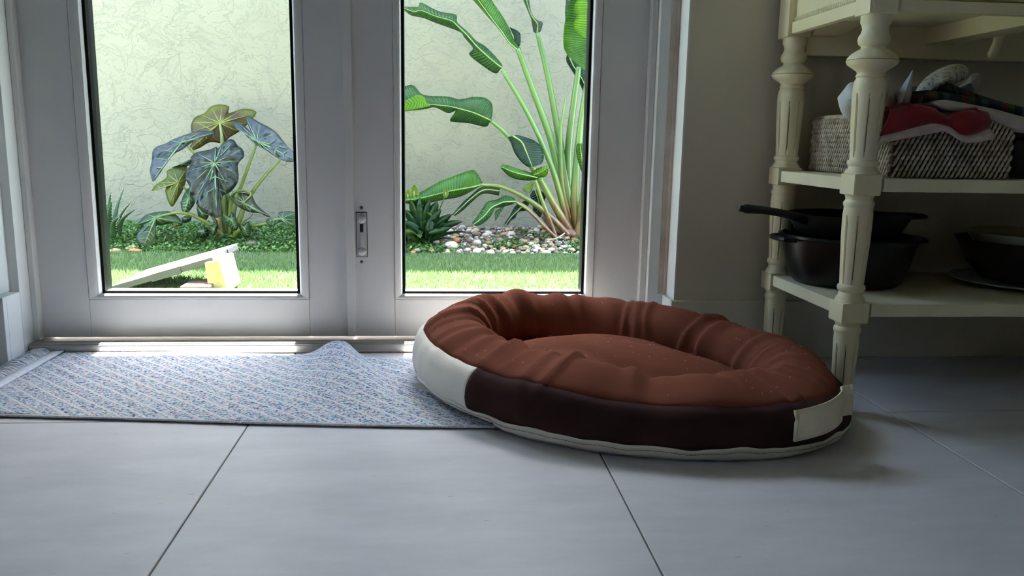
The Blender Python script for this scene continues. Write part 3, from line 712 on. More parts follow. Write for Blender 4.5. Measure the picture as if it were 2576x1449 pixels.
front_drop('towel_hem', mid_, bot_, 1.426, 'towel_pink', rt)
cx_ = PY(2590, 400, 1.50)[0]
cn = empty('storage_tin', (cx_, 1.56, zu), 'dark patterned round tin beside the wicker basket', 'tin')
one('tin_body', lambda b: b.lathe([(.066, zu), (.07, zu + .004), (.07, zu + .072), (.067, zu + .076)], (cx_, 1.56), 40), 'canister_dark', cn, smooth=True, angle=.6)
one('tin_lid', lambda b: b.lathe([(.067, zu + .0765), (.072, zu + .078), (.072, zu + .09), (.068, zu + .094)], (cx_, 1.56), 40), 'black_enamel', cn, smooth=True, angle=.6)

# ------------------------------------------------------------------ cookware on the lower shelf
PCX, PCY = .866, 1.655
pt = empty('dutch_oven', (PCX, PCY, zl), 'black enamelled round cooking pot with two loop handles on the lower shelf', 'pot')
R0 = .136
one('pot_body', lambda b: b.lathe([(.095, zl + .0005), (.104, zl + .003), (.114, zl + .012), (.121, zl + .03), (.130, zl + .07), (R0, zl + .096), (R0 + .005, zl + .098), (R0 + .005, zl + .103), (R0 - .002, zl + .104), (R0 - .008, zl + .098), (.118, zl + .05), (.10, zl + .016), (.02, zl + .012)], (PCX, PCY), 56), 'black_enamel', pt, smooth=True, angle=.8)
for s_ in (-1, 1):
    def hd(b):
        P = []
        for t in np.linspace(-1, 1, 9):
            P.append((PCX + s_ * (R0 + .001 + .023 * (1 - t ** 4) ** .5 if abs(t) < 1 else R0 - .002) if False else PCX + s_ * (R0 - .004 + .026 * max(0, 1 - t ** 4) ** .5), PCY + t * .045, zl + .095))
        b.tube(P, .0055, 8)
        b.box(*sorted((PCX + s_ * (R0 - .004), PCX + s_ * (R0 + .016))), PCY - .038, PCY + .038, zl + .0925, zl + .0965)
    one('pot_handle', hd, 'black_enamel', pt, smooth=True, angle=.6)
SKX, SKY, SZ = PCX - .005, PCY, zl + .1045
sk = empty('skillet', (SKX, SKY, SZ), 'black cast iron skillet resting on the cooking pot', 'pan')
one('pan_body', lambda b: b.lathe([(.088, SZ - .0), (.098, SZ + .002), (.106, SZ + .01), (.122, SZ + .038), (.1235, SZ + .042), (.119, SZ + .043), (.103, SZ + .012), (.095, SZ + .006), (.02, SZ + .005)], (SKX, SKY), 56), 'black_iron', sk, smooth=True, angle=.8)
hp = [PY(u, v, yy) for u, v, yy in ((2035, 556, SKY - .03), (2005, 546, SKY - .045), (1965, 536, SKY - .06), (1920, 529, SKY - .08), (1885, 526, SKY - .095), (1860, 524, SKY - .105))]
one('pan_handle', lambda b: b.tube(catmull(hp, 4), [.0125 - .003 * math.sin(math.pi * i / 20) if i < 18 else .008 for i in range(21)], 10, flat=.85), 'black_iron', sk, smooth=True)
def helper(b):
    P = [(SKX + .118 + .045 * max(0, 1 - t ** 4) ** .5 - (.01 if abs(t) == 1 else 0), SKY + t * .032, SZ + .039 - .0 * t) for t in np.linspace(-1, 1, 13)]
    b.tube(P, .006, 8, flat=.8)
one('helper_handle', helper, 'black_iron', sk, smooth=True)
BLX, BLY = 1.255, 1.615
one_pl = one('dinner_plate', lambda b: b.lathe([(.085, zl + .0005), (.09, zl + .003), (.11, zl + .006), (.15, zl + .013), (.152, zl + .0155), (.148, zl + .016), (.108, zl + .0095), (.02, zl + .0075)], (BLX, BLY), 56), 'plate_white', smooth=True, angle=.8)
tag(one_pl, 'wide white plate under the stacked bowls on the lower shelf', 'plate')
bz = zl + .0165
def bowl(r, h_, base): return [(base, bz), (base + .004, bz + .002), (base + (r - base) * .55, bz + h_ * .4), (r - .006, bz + h_ * .9), (r, bz + h_), (r - .006, bz + h_), (r - .012, bz + h_ * .9), (base + (r - base) * .5, bz + h_ * .44), (base - .01, bz + .012), (.01, bz + .01)]
o = one('mixing_bowl', lambda b: b.lathe(bowl(.150, .083, .092), (BLX, BLY), 56), 'bowl_brown', smooth=True, angle=.9); tag(o, 'dark brown wide bowl standing on the white plate', 'bowl')
bz = zl + .0165 + .028
o = one('serving_bowl', lambda b: b.lathe(bowl(.134, .07, .07), (BLX + .004, BLY), 56), 'bowl_cream', smooth=True, angle=.9); tag(o, 'cream bowl nested inside the dark brown bowl', 'bowl')

# ------------------------------------------------------------------ rug
def rug():
    TLc = PZ(165, 889, .0); BLc = PZ(-110, 1042, .0)
    back = [PZ(u, v) for u, v in ((165, 888), (400, 891), (640, 895), (850, 901), (1045, 912))]
    front = [PZ(u, v) for u, v in ((-60, 1049), (0, 1050), (300, 1058), (600, 1068), (900, 1075), (1230, 1080))]
    x_l, x_r = -.845, .15
    by_ = lambda x: np.interp(x, [p[0] for p in back] + [.3], [p[1] for p in back] + [back[-1][1] - .03])
    fy_ = lambda x: np.interp(x, [p[0] for p in front] + [.3], [p[1] for p in front] + [front[-1][1] - .008])
    nx, ny = 170, 60; P = []; uv = []
    pk = PZ(858, 900)
    for j in range(ny + 1):
        t = j / ny; r = []
        for i in range(nx + 1):
            x = x_l + (x_r - x_l) * i / nx; y = fy_(x) * (1 - t) + by_(x) * t
            # fold: ridge rising at the back edge, running to the front right and dying out
            d = (by_(x) - y)
            xc = pk[0] + d * .22; wd = .042 + d * .12; amp = .036 * (math.cos(min(1, d / .42) * math.pi / 2) ** 1.2 if d < .42 else 0)
            s_ = (x - xc); wd2 = wd * (1.25 if s_ < 0 else .9)
            zf = amp * math.exp(-abs(s_ / wd2) ** 2.4)
            z = .0045 + zf + .0016 * (1 + noise.noise(Vector((x * 9, y * 9, 2)))) 
            if t < .06: z += .005 * max(0, noise.noise(Vector((x * 7, 0, 4)))) * (1 - t / .06)
            r.append((x, y, z)); uv.append((x, y))
        P.append(r)
    b = MB(); b.grid(P)
    o = b.build('woven_rug', 'rug_weave', None, smooth=True, solid=.004, uv=uv, offset=-1)
    tag(o, 'pale multicolour flecked woven rug with a white fringe by the door', 'rug')
    # fringe band and threads at the left end
    fb_ = MB(); P = []
    for j in range(ny + 1):
        y = P0 = fy_(x_l) * (1 - j / ny) + by_(x_l) * j / ny
        P.append([(x_l - .03, y, .0035), (x_l - .015, y, .0058), (x_l + .001, y, .006)])
    fb_.grid(P, flip=True)
    f2 = fb_.build('fringe_band', 'fringe', o, solid=.003, smooth=True)
    t2 = MB()
    y0, y1 = fy_(x_l), by_(x_l)
    for k in range(800):
        y = random.uniform(y0, y1 + .004); L = random.uniform(.025, .05); dy = random.gauss(0, .010); zz = random.uniform(.003, .012)
        p = [(x_l - .026, y, .004), (x_l - .026 - L * .4, y + dy * .3 + random.gauss(0, .002), zz + .003), (x_l - .026 - L * .75, y + dy * .8, zz + random.uniform(0, .005)), (x_l - .026 - L, y + dy * 1.4, max(.0015, zz - .002))]
        t2.tube(p, [.0012, .0011, .0009, .0004], 4, cap=False)
    f3 = t2.build('fringe_threads', 'fringe', o, smooth=True); f3['kind'] = 'stuff'
    e2 = MB()
    n_ = 220
    for k in range(n_):
        xa = x_l + (x_r - x_l) * k / n_; xb = x_l + (x_r - x_l) * (k + 1.3) / n_
        e2.tube([(xa, fy_(xa) + .001, .0028), ((xa + xb) / 2, fy_(xa) - .003, .0052), (xb, fy_(xb) + .001, .0058)], [.0016, .0028, .0016], 5)
    e3 = e2.build('edge_cord', 'fringe', o, smooth=True); e3['kind'] = 'stuff'
rug()

# ------------------------------------------------------------------ dog bed
BC = np.array([.346, 1.521]); BA, BB, BROT, BN, INS = .434, .311, -.5884, 1.9, .105
def se(th):
    c, s = math.cos(th), math.sin(th)
    return math.copysign(abs(c) ** (2 / BN), c), math.copysign(abs(s) ** (2 / BN), s)
def bh(th): return .147 - .0173 * math.cos(th) + .0091 * math.sin(th)
def bp(th, ins, z):
    ex, ey = se(th); x = (BA - ins) * ex; y = (BB - ins) * ey
    return np.array([BC[0] + x * math.cos(BROT) - y * math.sin(BROT), BC[1] + x * math.sin(BROT) + y * math.cos(BROT), z])
wr = [(random.uniform(0, 2 * math.pi), random.uniform(.018, .07), random.uniform(.3, 1.0), random.uniform(-.35, .35)) for _ in range(60)]
def wrinkle(th, s):
    """s: 0 bottom .. 1 crest .. 2 valley ; radial folds fanning round the roll"""
    v = 0
    for a, wd, am, sh in wr:
        d = (th + sh * (s - 1) * .5 - a + math.pi) % (2 * math.pi) - math.pi
        v += am * (math.exp(-(d / wd) ** 2) - .55 * math.exp(-((d - wd * 1.3) / wd) ** 2))
    return v
NT = 300
TH = [2 * math.pi * i / NT for i in range(NT)]
def floor_z(p): return .0115 if (p[0] < .165 and p[1] > 1.345) else .001
# profile stations (inset, height fraction, s)
PROF_BASE = [(.055, .0), (.026, .0), (.012, .09), (.006, .20)]
PROF_SIDE = [(.006, .20), (.002, .28), (.000, .36), (.001, .47), (.005, .57), (.012, .66), (.020, .72)]
PROF_TOP = [(.020, .72), (.030, .785), (.044, .86), (.060, .925), (.078, .97), (.096, .995), (.112, .995), (.128, .955), (.142, .88), (.154, .77), (.162, .64), (.166, .52), (.16, .42)]
def ring(ins, hf, k, seam_wave=True):
    out = []
    for th in TH:
        H = bh(th)
        if k == 2 and hf > .72: H *= 1 - .10 * max(0, math.cos(th + 1.117)) * min(1, (hf - .72) / .2)
        p = bp(th, ins, 0)
        z = H * hf
        inner = ins > .105
        amt = {0: .0012, 1: .0026, 2: .0095 if inner else .0064}[k]
        wv_ = wrinkle(th, (2 - hf) if inner else hf) * amt
        nz = noise.noise(Vector((p[0] * 6, p[1] * 6, hf * 2))) * .017 * min(1, hf * 1.4) + noise.noise(Vector((p[0] * 17, p[1] * 17, hf * 3))) * .003
        rr = np.array([p[0] - BC[0], p[1] - BC[1]]); rr /= np.linalg.norm(rr)
        # outward on the outer side, inward on the inner side, up on the crest
        cr_ = math.sin(min(1, hf) * math.pi / 2)
        sgn = -1 if inner else 1
        hor = (1 - .75 * hf) * sgn
        q = np.array([p[0] + rr[0] * (wv_ + nz) * hor, p[1] + rr[1] * (wv_ + nz) * hor, z + (wv_ + nz) * (.8 * hf)])
        if hf < .3:
            q[2] = max(z + .004 * noise.noise(Vector((th * 9, 3, 0))) * (hf > 0), floor_z(q)) if hf > 0 else floor_z(q)
            if hf <= .2 and hf > 0: q[2] = max(q[2] + (.0 if hf < .1 else .006 * noise.noise(Vector((th * 5, 8, 0)))), floor_z(q) + (.008 if hf < .1 else .018))
        else: q[2] = max(q[2], floor_z(q) + .02)
        out.append(q)
    return out
db = empty('dog_bed', (BC[0], BC[1], 0), 'oval brown cushioned dog bed with cream sides standing half on the rug', 'pet bed')
RB = [ring(i_, h_, 0) for i_, h_ in PROF_BASE]
RS = [ring(i_, h_, 1) for i_, h_ in PROF_SIDE]; RT = [ring(i_, h_, 2) for i_, h_ in PROF_TOP]
for i in range(NT):
    RS[0][i] = RB[-1][i]; m_ = (RS[-1][i] + RT[0][i]) / 2; RS[-1][i] = m_; RT[0][i] = m_
    RT[0][i] = m_ + np.array([0, 0, -.0012])
    # pinched seam
    for A_ in (RS[-1], RT[0]):
        rr = np.array([A_[i][0] - BC[0], A_[i][1] - BC[1], 0]); rr /= np.linalg.norm(rr); A_[i] = A_[i] - rr * .004
b = MB(); b.grid(RB, closed=True); k0 = len(b.v)
b.v.append((BC[0], BC[1], .004)); b.f += [(i, k0, (i + 1) % NT) for i in range(NT)]
b.build('base_band', 'cream_canvas', db, smooth=True)
b = MB(); b.grid(RT, closed=True); b.build('bolster_cover', 'brown_top', db, smooth=True, solid=.003, offset=-1)
D0, D1 = 246, 246 + 180
def side(d0, d1, name, m, lab=None):
    idx = [i % NT for i in range(int(round(d0 / 360 * NT)), int(round(d1 / 360 * NT)) + 1)]
    b = MB(); b.grid([[r[i] for i in idx] for r in RS]); o = b.build(name, m, db, smooth=True, solid=.002, offset=-1)
    if lab: o['label'] = lab
side(D0, D1, 'side_panel', 'brown_dark', 'dark chocolate brown side panel'); side(D1, D0 + 360, 'side_panel', 'cream_canvas', 'cream canvas side panel')
# piping along the zip band and its brown stitching
b = MB(); b.tube([p + np.array([0, 0, .0]) for p in RB[-1]] + [RB[-1][0]], .0028, 6, cap=False); b.build('piping', 'cream_canvas', db, smooth=True)
b = MB()
st = [(RB[2][i] * .45 + RB[3][i] * .55) for i in range(NT)]
for i in range(0, NT):
    a, c = st[i], st[(i + 1) % NT]
    for t in (.0, .5):
        p = a * (1 - t) + c * t; q = a * (1 - t - .32) + c * (t + .32)
        rr = np.array([p[0] - BC[0], p[1] - BC[1], 0]); rr /= np.linalg.norm(rr); b.tube([p + rr * .0022, q + rr * .0022], .0005, 4)
o = b.build('stitching', 'thread_brown', db); o['kind'] = 'stuff'
# inner cushion
P = []
for t in np.linspace(0, 1, 22):
    r = []
    for th in TH:
        ex, ey = se(th); ia = (BA - .128) * (1 - t) ; ib = (BB - .128) * (1 - t)
        x = ia * ex; y = ib * ey
        X = BC[0] + x * math.cos(BROT) - y * math.sin(BROT); Yy = BC[1] + x * math.sin(BROT) + y * math.cos(BROT)
        dome = (1 - (1 - t) ** 2.3)
        z = .050 + .070 * dome + .010 * noise.noise(Vector((X * 5, Yy * 5, 9))) * dome
        fold = abs(noise.noise(Vector((X * 6 + Yy * 5, (Yy - X) * 2.6, 3.1))))
        z += .011 * (1 - min(1, fold * 4)) * dome * -1
        z += .0035 * wrinkle(th, 2) * math.exp(-((t - .10) / .12) ** 2)
        r.append((X, Yy, z))
    P.append(r)
b = MB(); b.grid(P, closed=True); b.build('cushion', 'brown_top', db, smooth=True)
# carry strap: folded cream webbing standing off the end
def strap_grid():
    P = []
    th0, th1 = math.radians(-33), math.radians(-13)
    N_ = 24
    for j in range(N_ + 1):
        t = j / N_; th = th0 + (th1 - th0) * t; off = .006 + .010 * math.sin(math.pi * min(1, t * 1.15)) - (.012 * max(0, (t - .8) / .2) if t > .8 else 0) + (.016 * max(0, (t - .9) / .1))
        r = []
        for hz in np.linspace(.044, .094, 6):
            r.append(bp(th, -.004 - off + .020 * max(0, (hz - .085) / .05), hz + .026 * (t - .1)))
        P.append(r)
    return P
SG = strap_grid()
b = MB(); b.grid(SG); o = b.build('carry_strap', 'cream_tape', db, smooth=True, solid=.003, offset=0); o['label'] = 'cream webbing strap'
for j in (0, -1):
    b = MB(); b.tube([tuple(p) for p in SG[j]], .0035, 6); b.build('strap_fold', 'cream_tape', o, smooth=True)
# lint
b = MB()
for _ in range(150):
    u = random.random(); th = random.uniform(0, 2 * math.pi)
    if u < .5:
        k = random.randrange(2, 9); i = int(th / 2 / math.pi * NT) % NT; p = np.array(RT[k][i])
    else:
        k = random.randrange(3, 21); i = int(th / 2 / math.pi * NT) % NT; p = np.array(P[k][i])
    a = random.uniform(0, 6.28); L = random.uniform(.002, .007); d = np.array([math.cos(a) * L, math.sin(a) * L, 0])
    b.tube([p + [0, 0, .001], p + d * .5 + [0, 0, .003], p + d + np.array([0, 0, .0015])], .00022, 3, cap=False)
o = b.build('lint_hairs', 'lint', db); o['kind'] = 'stuff'
# small printed care tag at the left
q = bp(math.radians(214), .004, .028)
b = MB(); b.box(q[0] - .003, q[0] + .016, q[1] - .02, q[1] - .018, .012, .026); o = b.build('care_tag', 'cream_canvas', db)

# ------------------------------------------------------------------ board and blocks on the lawn
def prism(name, poly, y0, y1, m, lab, cat, bevel=.002):
    n = len(poly); b = MB()
    b.add([(p[0], y0, p[1]) for p in poly] + [(p[0], y1, p[1]) for p in poly], [tuple(range(n)), tuple(range(2 * n - 1, n - 1, -1))] + [((i + 1) % n, i, n + i, n + (i + 1) % n) for i in range(n)])
    o = b.build(name, m, None, bevel=bevel); return tag(o, lab, cat)
YBD = 2.86
pA = PY(262, 742, YBD); pB = PY(538, 662, YBD)
d_ = np.array([pB[0] - pA[0], pB[2] - pA[2]]); L_ = np.linalg.norm(d_); d_ /= L_; nrm_ = np.array([-d_[1], d_[0]]); th_ = .021
s0 = np.array([pA[0], pA[2]]) - d_ * ((pA[2] - GZ) / d_[1])
s1 = np.array([pB[0], pB[2]])
brd = empty('wooden_board', (s0[0], YBD, GZ), 'white board with a blue stroke leaning on a yellow block on the lawn', 'board')
def brd_box(b, a0, a1, t0, t1, y0, y1):
    c = [a0 + nrm_ * t0, a1 + nrm_ * t0, a1 + nrm_ * t1, a0 + nrm_ * t1]
    b.hexa([(c[0][0], y0, c[0][1]), (c[1][0], y0, c[1][1]), (c[1][0], y1, c[1][1]), (c[0][0], y1, c[0][1]), (c[3][0], y0, c[3][1]), (c[2][0], y0, c[2][1]), (c[2][0], y1, c[2][1]), (c[3][0], y1, c[3][1])])
one('board_core', lambda b: brd_box(b, s0, s1, 0, th_, YBD, YBD + .36), 'board_edge', brd, bevel=.002)
one('board_face', lambda b: brd_box(b, s0, s1, th_, th_ + .002, YBD + .001, YBD + .36), 'board_white', brd)
one('edge_tape', lambda b: brd_box(b, s0 + d_ * L_ * .35, s0 + d_ * L_ * .62, -.003, th_ + .001, YBD - .003, YBD + .002), 'board_edge', brd)
def stroke(b):
    P = []
    for t in np.linspace(0, 1, 12):
        c = s0 + d_ * L_ * (.52 + .34 * t) + nrm_ * (th_ + .0028); wv = .006 + .03 * math.sin(math.pi * t) * (1 - .4 * t)
        P.append([(c[0], YBD + .08 + .05 * t - wv / 2, c[1]), (c[0], YBD + .08 + .05 * t + wv / 2, c[1])])
    b.grid(P)
one('blue_stroke', stroke, 'blue_paint', brd)
one('board_notch', lambda b: brd_box(b, s0 + d_ * L_ * .88, s0 + d_ * L_ * .95, th_ + .0018, th_ + .0026, YBD + .20, YBD + .215), 'board_edge', brd)
yk = 2.84
pl = [PY(525, 735, yk), PY(572, 735, yk), PY(551, 655, yk), PY(514, 661, yk)]
dz_ = (pl[0][2] - GZ)
poly = [(p[0], p[2]) for p in pl]; ux = (poly[0][0] - poly[3][0]) / (poly[3][1] - poly[0][1])
poly[0] = (poly[0][0] + ux * dz_, GZ + .001); poly[1] = (poly[1][0] + ux * dz_, GZ + .001)
prism('concrete_block', poly, yk, yk + .20, 'block_yellow', 'yellowish concrete block propping up the white board', 'block', .004)
pr_ = [PY(450, 726, 2.80), PY(528, 712, 2.80)]
o = one('brick', lambda b: b.box(PY(452, 726, 2.78)[0], PY(527, 726, 2.78)[0] - .002, 2.78, 2.93, GZ, GZ + .035), 'block_red', bevel=.004); tag(o, 'reddish paving brick lying flat under the white board', 'brick')

# ------------------------------------------------------------------ plants
def leaf_strip(name, st, Y0, Y1, m, parent, curl=.0, side_y=.0, k=5, cols=9, org=None, rib=True, thick=.0016, ribw=.004):
    """st: [(edge1, mid, edge2)] pixel stations from base to tip; Y0->Y1 depth from base to tip"""
    A = catmull([np.array(list(s[0]) + list(s[1]) + list(s[2]), float) for s in st], k); n = len(A); P = []; mid = []; uv = []
    Lm = sum(np.linalg.norm(A[i + 1][2:4] - A[i][2:4]) for i in range(n - 1)) / 5.5
    for i, a in enumerate(A):
        t = i / (n - 1); Y = Y0 + (Y1 - Y0) * t; r = []
        for c in range(cols):
            s = c / (cols - 1) * 2 - 1
            e = a[0:2] if s < 0 else a[4:6]; q = a[2:4] * (1 - abs(s)) + e * abs(s)
            yy = Y + curl * abs(s) ** 1.7 + side_y * s + .0035 * math.sin(i * 2.1 + abs(s) * 2) * abs(s)
            r.append(PY(q[0], q[1], yy)); uv.append((t * Lm - abs(s) * 1.2, s))
        P.append(r); mid.append(np.array(r[cols // 2]) + [0, -.003, 0])
    b = MB(); b.grid(P); o = b.build(name, m, parent, smooth=True, solid=thick, offset=0, uv=uv)
    if rib:
        rb = MB(); rb.tube(mid, [ribw * (1 - .8 * i / (n - 1)) + .0006 for i in range(n)], 5); rb.build('midrib', 'leaf_rib', o, smooth=True)
    return o
def Z5(p): return (1000 + p[0] / 3.623, p[1] / 3.623)
def z5(st): return [tuple(Z5(q) for q in s) for s in st]

bop_base = PY(1442, 590, 4.3)
bop = empty('bird_of_paradise', (bop_base[0], 4.3, bed_z(4.3)), 'tall bird of paradise with long stalks and torn paddle leaves against the wall', 'plant')
def stalk(px, w_, Y0, Y1, m='stalk', par=bop, nm='stalk', k=5, flat=1.0):
    A = catmull([(u, v) for u, v in px], k); n = len(A); pts = []; rad = []
    for i, a in enumerate(A):
        t = i / (n - 1); Y = Y0 + (Y1 - Y0) * t; pts.append(PY(a[0], a[1], Y)); rad.append((w_[0] * (1 - t) + w_[1] * t) / 2 * Y / 2060)
    b = MB(); b.tube(pts, rad, 10, flat=flat); return b.build(nm, m, par, smooth=True)
BY = 4.30
stalk([(1264, 178), (1330, 290), (1385, 412), (1412, 500), (1436, 590)], (9, 19), 4.22, BY)
stalk([(1302, 122), (1342, 230), (1386, 350), (1412, 460), (1440, 592)], (12, 26), 4.30, BY + .04)
stalk([(1352, 82), (1380, 200), (1405, 340), (1422, 450), (1444, 592)], (11, 24), 4.36, BY + .06)
stalk([(1424, 236), (1416, 290), (1410, 340), (1416, 470), (1446, 590)], (2, 18), 4.25, BY + .02)
stalk([(1456, 168), (1442, 270), (1430, 380), (1432, 480), (1448, 592)], (13, 26), 4.33, BY + .08)
stalk([(1482, 180), (1463, 300), (1450, 420), (1446, 500), (1452, 592)], (14, 26), 4.26, BY + .0)
stalk([(1476, 430), (1466, 500), (1456, 592)], (12, 24), 4.2, BY - .02)
stalk([(1208, 465), (1262, 470), (1325, 500), (1385, 545), (1432, 594)], (7, 18), 4.12, BY - .06)
stalk([(1235, 304), (1278, 342), (1330, 408), (1375, 480), (1436, 592)], (8, 22), 4.18, BY - .04)
stalk([(1346, 452), (1362, 500), (1384, 556), (1400, 600)], (9, 10), 4.10, BY - .14)
stalk([(1298, 508), (1330, 530), (1370, 570), (1402, 602)], (6, 11), 4.08, BY - .15)
stalk([(1262, 492), (1310, 512), (1350, 546), (1396, 600)], (6, 11), 4.16, BY - .12)
stalk([(1358, 448), (1385, 500), (1415, 550), (1440, 590)], (12, 24), 4.16, BY - .03)
stalk([(1366, 540), (1395, 570), (1446, 592)], (16, 30), 4.25, BY - .05)
stalk([(1473, 530), (1462, 560), (1452, 594)], (14, 28), 4.22, BY - .05)
lf = lambda *a, **k_: leaf_strip('leaf', *a, bop, **k_)
lf(z5([((958, 600), (950, 612), (930, 640)), ((930, 560), (925, 600), (890, 668)), ((870, 490), (840, 530), (780, 602)), ((790, 415), (750, 450), (655, 497)), ((715, 370), (702, 400), (688, 440)), ((640, 290), (625, 312), (612, 345)), ((545, 205), (548, 240), (572, 292)), ((532, 135), (490, 190), (452, 245)), ((380, 105), (350, 150), (322, 198)), ((215, 25), (215, 95), (225, 160)), ((190, 62), (150, 108), (130, 142)), ((60, 60), (60, 75), (66, 98))]), 4.22, 4.05, 'leaf_mid', curl=.05)
lf(z5([((1130, 450), (1102, 462), (1078, 450)), ((1065, 370), (1020, 392), (995, 360)), ((1010, 240), (950, 290), (905, 245)), ((945, 130), (880, 200), (820, 150)), ((870, 20), (800, 90), (730, 45)), ((820, -60), (735, 0), (670, -25)), ((740, -160), (660, -110), (590, -140)), ((620, -200), (600, -200), (580, -205))]), 4.30, 4.12, 'leaf_green', curl=.06)
lf(z5([((1085, 430), (1075, 400), (1060, 380)), ((1118, 410), (1090, 370), (1060, 330)), ((1115, 300), (1080, 300), (1045, 300)), ((1040, 255), (1030, 250), (1020, 245))]), 4.34, 4.36, 'leaf_dark', rib=False)
lf(z5([((1300, 292), (1270, 302), (1240, 292)), ((1322, 205), (1275, 225), (1226, 215)), ((1265, 180), (1235, 165), (1216, 165)), ((1216, 105), (1203, 105), (1192, 108)), ((1200, 0), (1175, 5), (1150, 5)), ((1190, -110), (1140, -110), (1100, -110))]), 4.36, 4.30, 'leaf_grey', curl=.03)
lf(z5([((1700, 640), (1770, 690), (1860, 650)), ((1545, 495), (1790, 540), (2000, 480)), ((1512, 380), (1795, 390), (2060, 350)), ((1528, 190), (1800, 200), (2070, 150)), ((1570, 0), (1800, 0), (2040, -40)), ((1640, -160), (1790, -180), (1980, -200)), ((1770, -300), (1780, -300), (1790, -300))]), 4.26, 4.10, 'leaf_green', curl=-.05, ribw=.006)
lf(z5([((1690, 340), (1780, 380), (1870, 340)), ((1605, 255), (1790, 260), (1960, 240)), ((1630, 140), (1790, 120), (1960, 100)), ((1610, 90), (1790, 60), (1950, 20)), ((1660, -60), (1790, -80), (1920, -80)), ((1770, -200), (1780, -200), (1790, -200))]), 4.12, 4.02, 'leaf_bright', curl=-.03, ribw=.006)
lf(z5([((1545, 500), (1560, 505), (1600, 520)), ((1540, 560), (1600, 600), (1740, 640)), ((1600, 660), (1680, 720), (1760, 760)), ((1660, 760), (1720, 830), (1790, 860)), ((1735, 950), (1745, 955), (1755, 950))]), 4.40, 4.42, 'leaf_dark', curl=.01)
lf(z5([((1535, 0), (1545, 0), (1600, 10)), ((1528, 120), (1560, 120), (1620, 120)), ((1535, 200), (1550, 205), (1580, 210))]), 4.40, 4.40, 'leaf_dark', rib=False)
lf(z5([((862, 1060), (850, 1098), (832, 1125)), ((862, 950), (780, 1065), (800, 1155)), ((800, 893), (700, 1030), (640, 1120)), ((690, 884), (600, 1000), (480, 1102)), ((560, 906), (520, 980), (535, 1010)), ((460, 880), (440, 965), (458, 1030)), ((240, 866), (300, 952), (340, 978)), ((140, 776), (200, 935), (240, 995)), ((40, 800), (40, 930), (40, 1015))]), 4.18, 3.98, 'leaf_mid', curl=.05)
lf(z5([((250, 890), (260, 930), (300, 965)), ((180, 865), (190, 930), (200, 990)), ((50, 930), (50, 960), (50, 1016))]), 3.99, 3.95, 'leaf_bright', rib=False)
lf([((1279, 345), (1290, 342), (1302, 340)), ((1286, 362), (1312, 357), (1340, 352)), ((1295, 385), (1322, 378), (1362, 370)), ((1312, 408), (1332, 402), (1368, 398)), ((1330, 421), (1339, 421), (1362, 412))], 4.16, 4.06, 'leaf_dark', curl=.03, ribw=.005)
lf([((1350, 440), (1352, 447), (1356, 450)), ((1322, 430), (1330, 442), (1335, 454)), ((1300, 424), (1306, 437), (1305, 452)), ((1278, 416), (1284, 430), (1282, 444)), ((1264, 415), (1266, 422), (1266, 430)), ((1259, 419), (1260, 420), (1260, 422))], 4.10, 3.98, 'leaf_green', curl=.04)
lf([((1336, 434), (1342, 440), (1352, 447)), ((1352, 424), (1362, 432), (1372, 444)), ((1378, 416), (1379, 422), (1378, 434))], 4.10, 4.06, 'leaf_bright', curl=.02)
lf([((1214, 460), (1208, 465), (1203, 470)), ((1196, 431), (1190, 470), (1184, 482)), ((1180, 429), (1162, 475), (1156, 495)), ((1131, 447), (1125, 482), (1123, 501)), ((1098, 461), (1090, 491), (1085, 509)), ((1056, 484), (1052, 500), (1060, 516)), ((1012, 500), (1012, 504), (1012, 510))], 4.12, 3.96, 'leaf_green', curl=.05)
lf([((1258, 470), (1257, 480), (1255, 492)), ((1216, 469), (1216, 478), (1216, 487)), ((1182, 494), (1184, 500), (1188, 507)), ((1160, 514), (1163, 520), (1166, 528)), ((1138, 540), (1141, 541), (1145, 543))], 4.16, 4.02, 'leaf_grey', curl=.02)
lf([((1294, 499), (1298, 507), (1291, 513)), ((1272, 492), (1269, 508), (1262, 521)), ((1250, 502), (1250, 515), (1246, 523)), ((1226, 508), (1234, 524), (1241, 531)), ((1212, 528), (1221, 540), (1233, 546)), ((1197, 549), (1203, 556), (1213, 563)), ((1187, 561), (1191, 565), (1198, 569))], 4.08, 3.92, 'leaf_mid', curl=.04)
lf([((1272, 516), (1266, 520), (1258, 524)), ((1262, 532), (1254, 534), (1246, 532)), ((1250, 550), (1247, 551), (1245, 548)), ((1246, 556), (1246, 556), (1246, 556))], 4.05, 4.0, 'leaf_mid', rib=False)
lf([((1331, 512), (1327, 520), (1326, 530)), ((1321, 505), (1314, 520), (1304, 533)), ((1296, 519), (1298, 534), (1296, 548)), ((1284, 540), (1285, 547), (1286, 554)), ((1269, 562), (1273, 564), (1278, 566))], 4.20, 4.12, 'leaf_dark', curl=.02)
lf([((1340, 480), (1346, 478), (1352, 476)), ((1334, 492), (1350, 490), (1372, 488)), ((1340, 506), (1355, 506), (1370, 504)), ((1352, 520), (1356, 521), (1362, 520))], 4.34, 4.34, 'leaf_dark', curl=.01)
lf([((1340, 520), (1350, 516), (1362, 514)), ((1342, 538), (1352, 536), (1364, 534)), ((1352, 548), (1356, 548), (1360, 546))], 4.34, 4.34, 'leaf_dark', rib=False)
lf([((1343, 456), (1340, 462), (1336, 456)), ((1340, 474), (1328, 470), (1315, 474)), ((1333, 486), (1326, 486), (1320, 482))], 4.22, 4.22, 'spathe', curl=.01, rib=False)
lf([((1466, 440), (1468, 440), (1470, 438)), ((1455, 408), (1464, 404), (1478, 400)), ((1449, 378), (1460, 374), (1480, 372)), ((1452, 362), (1458, 360), (1470, 362))], 4.18, 4.14, 'leaf_green', curl=.02)

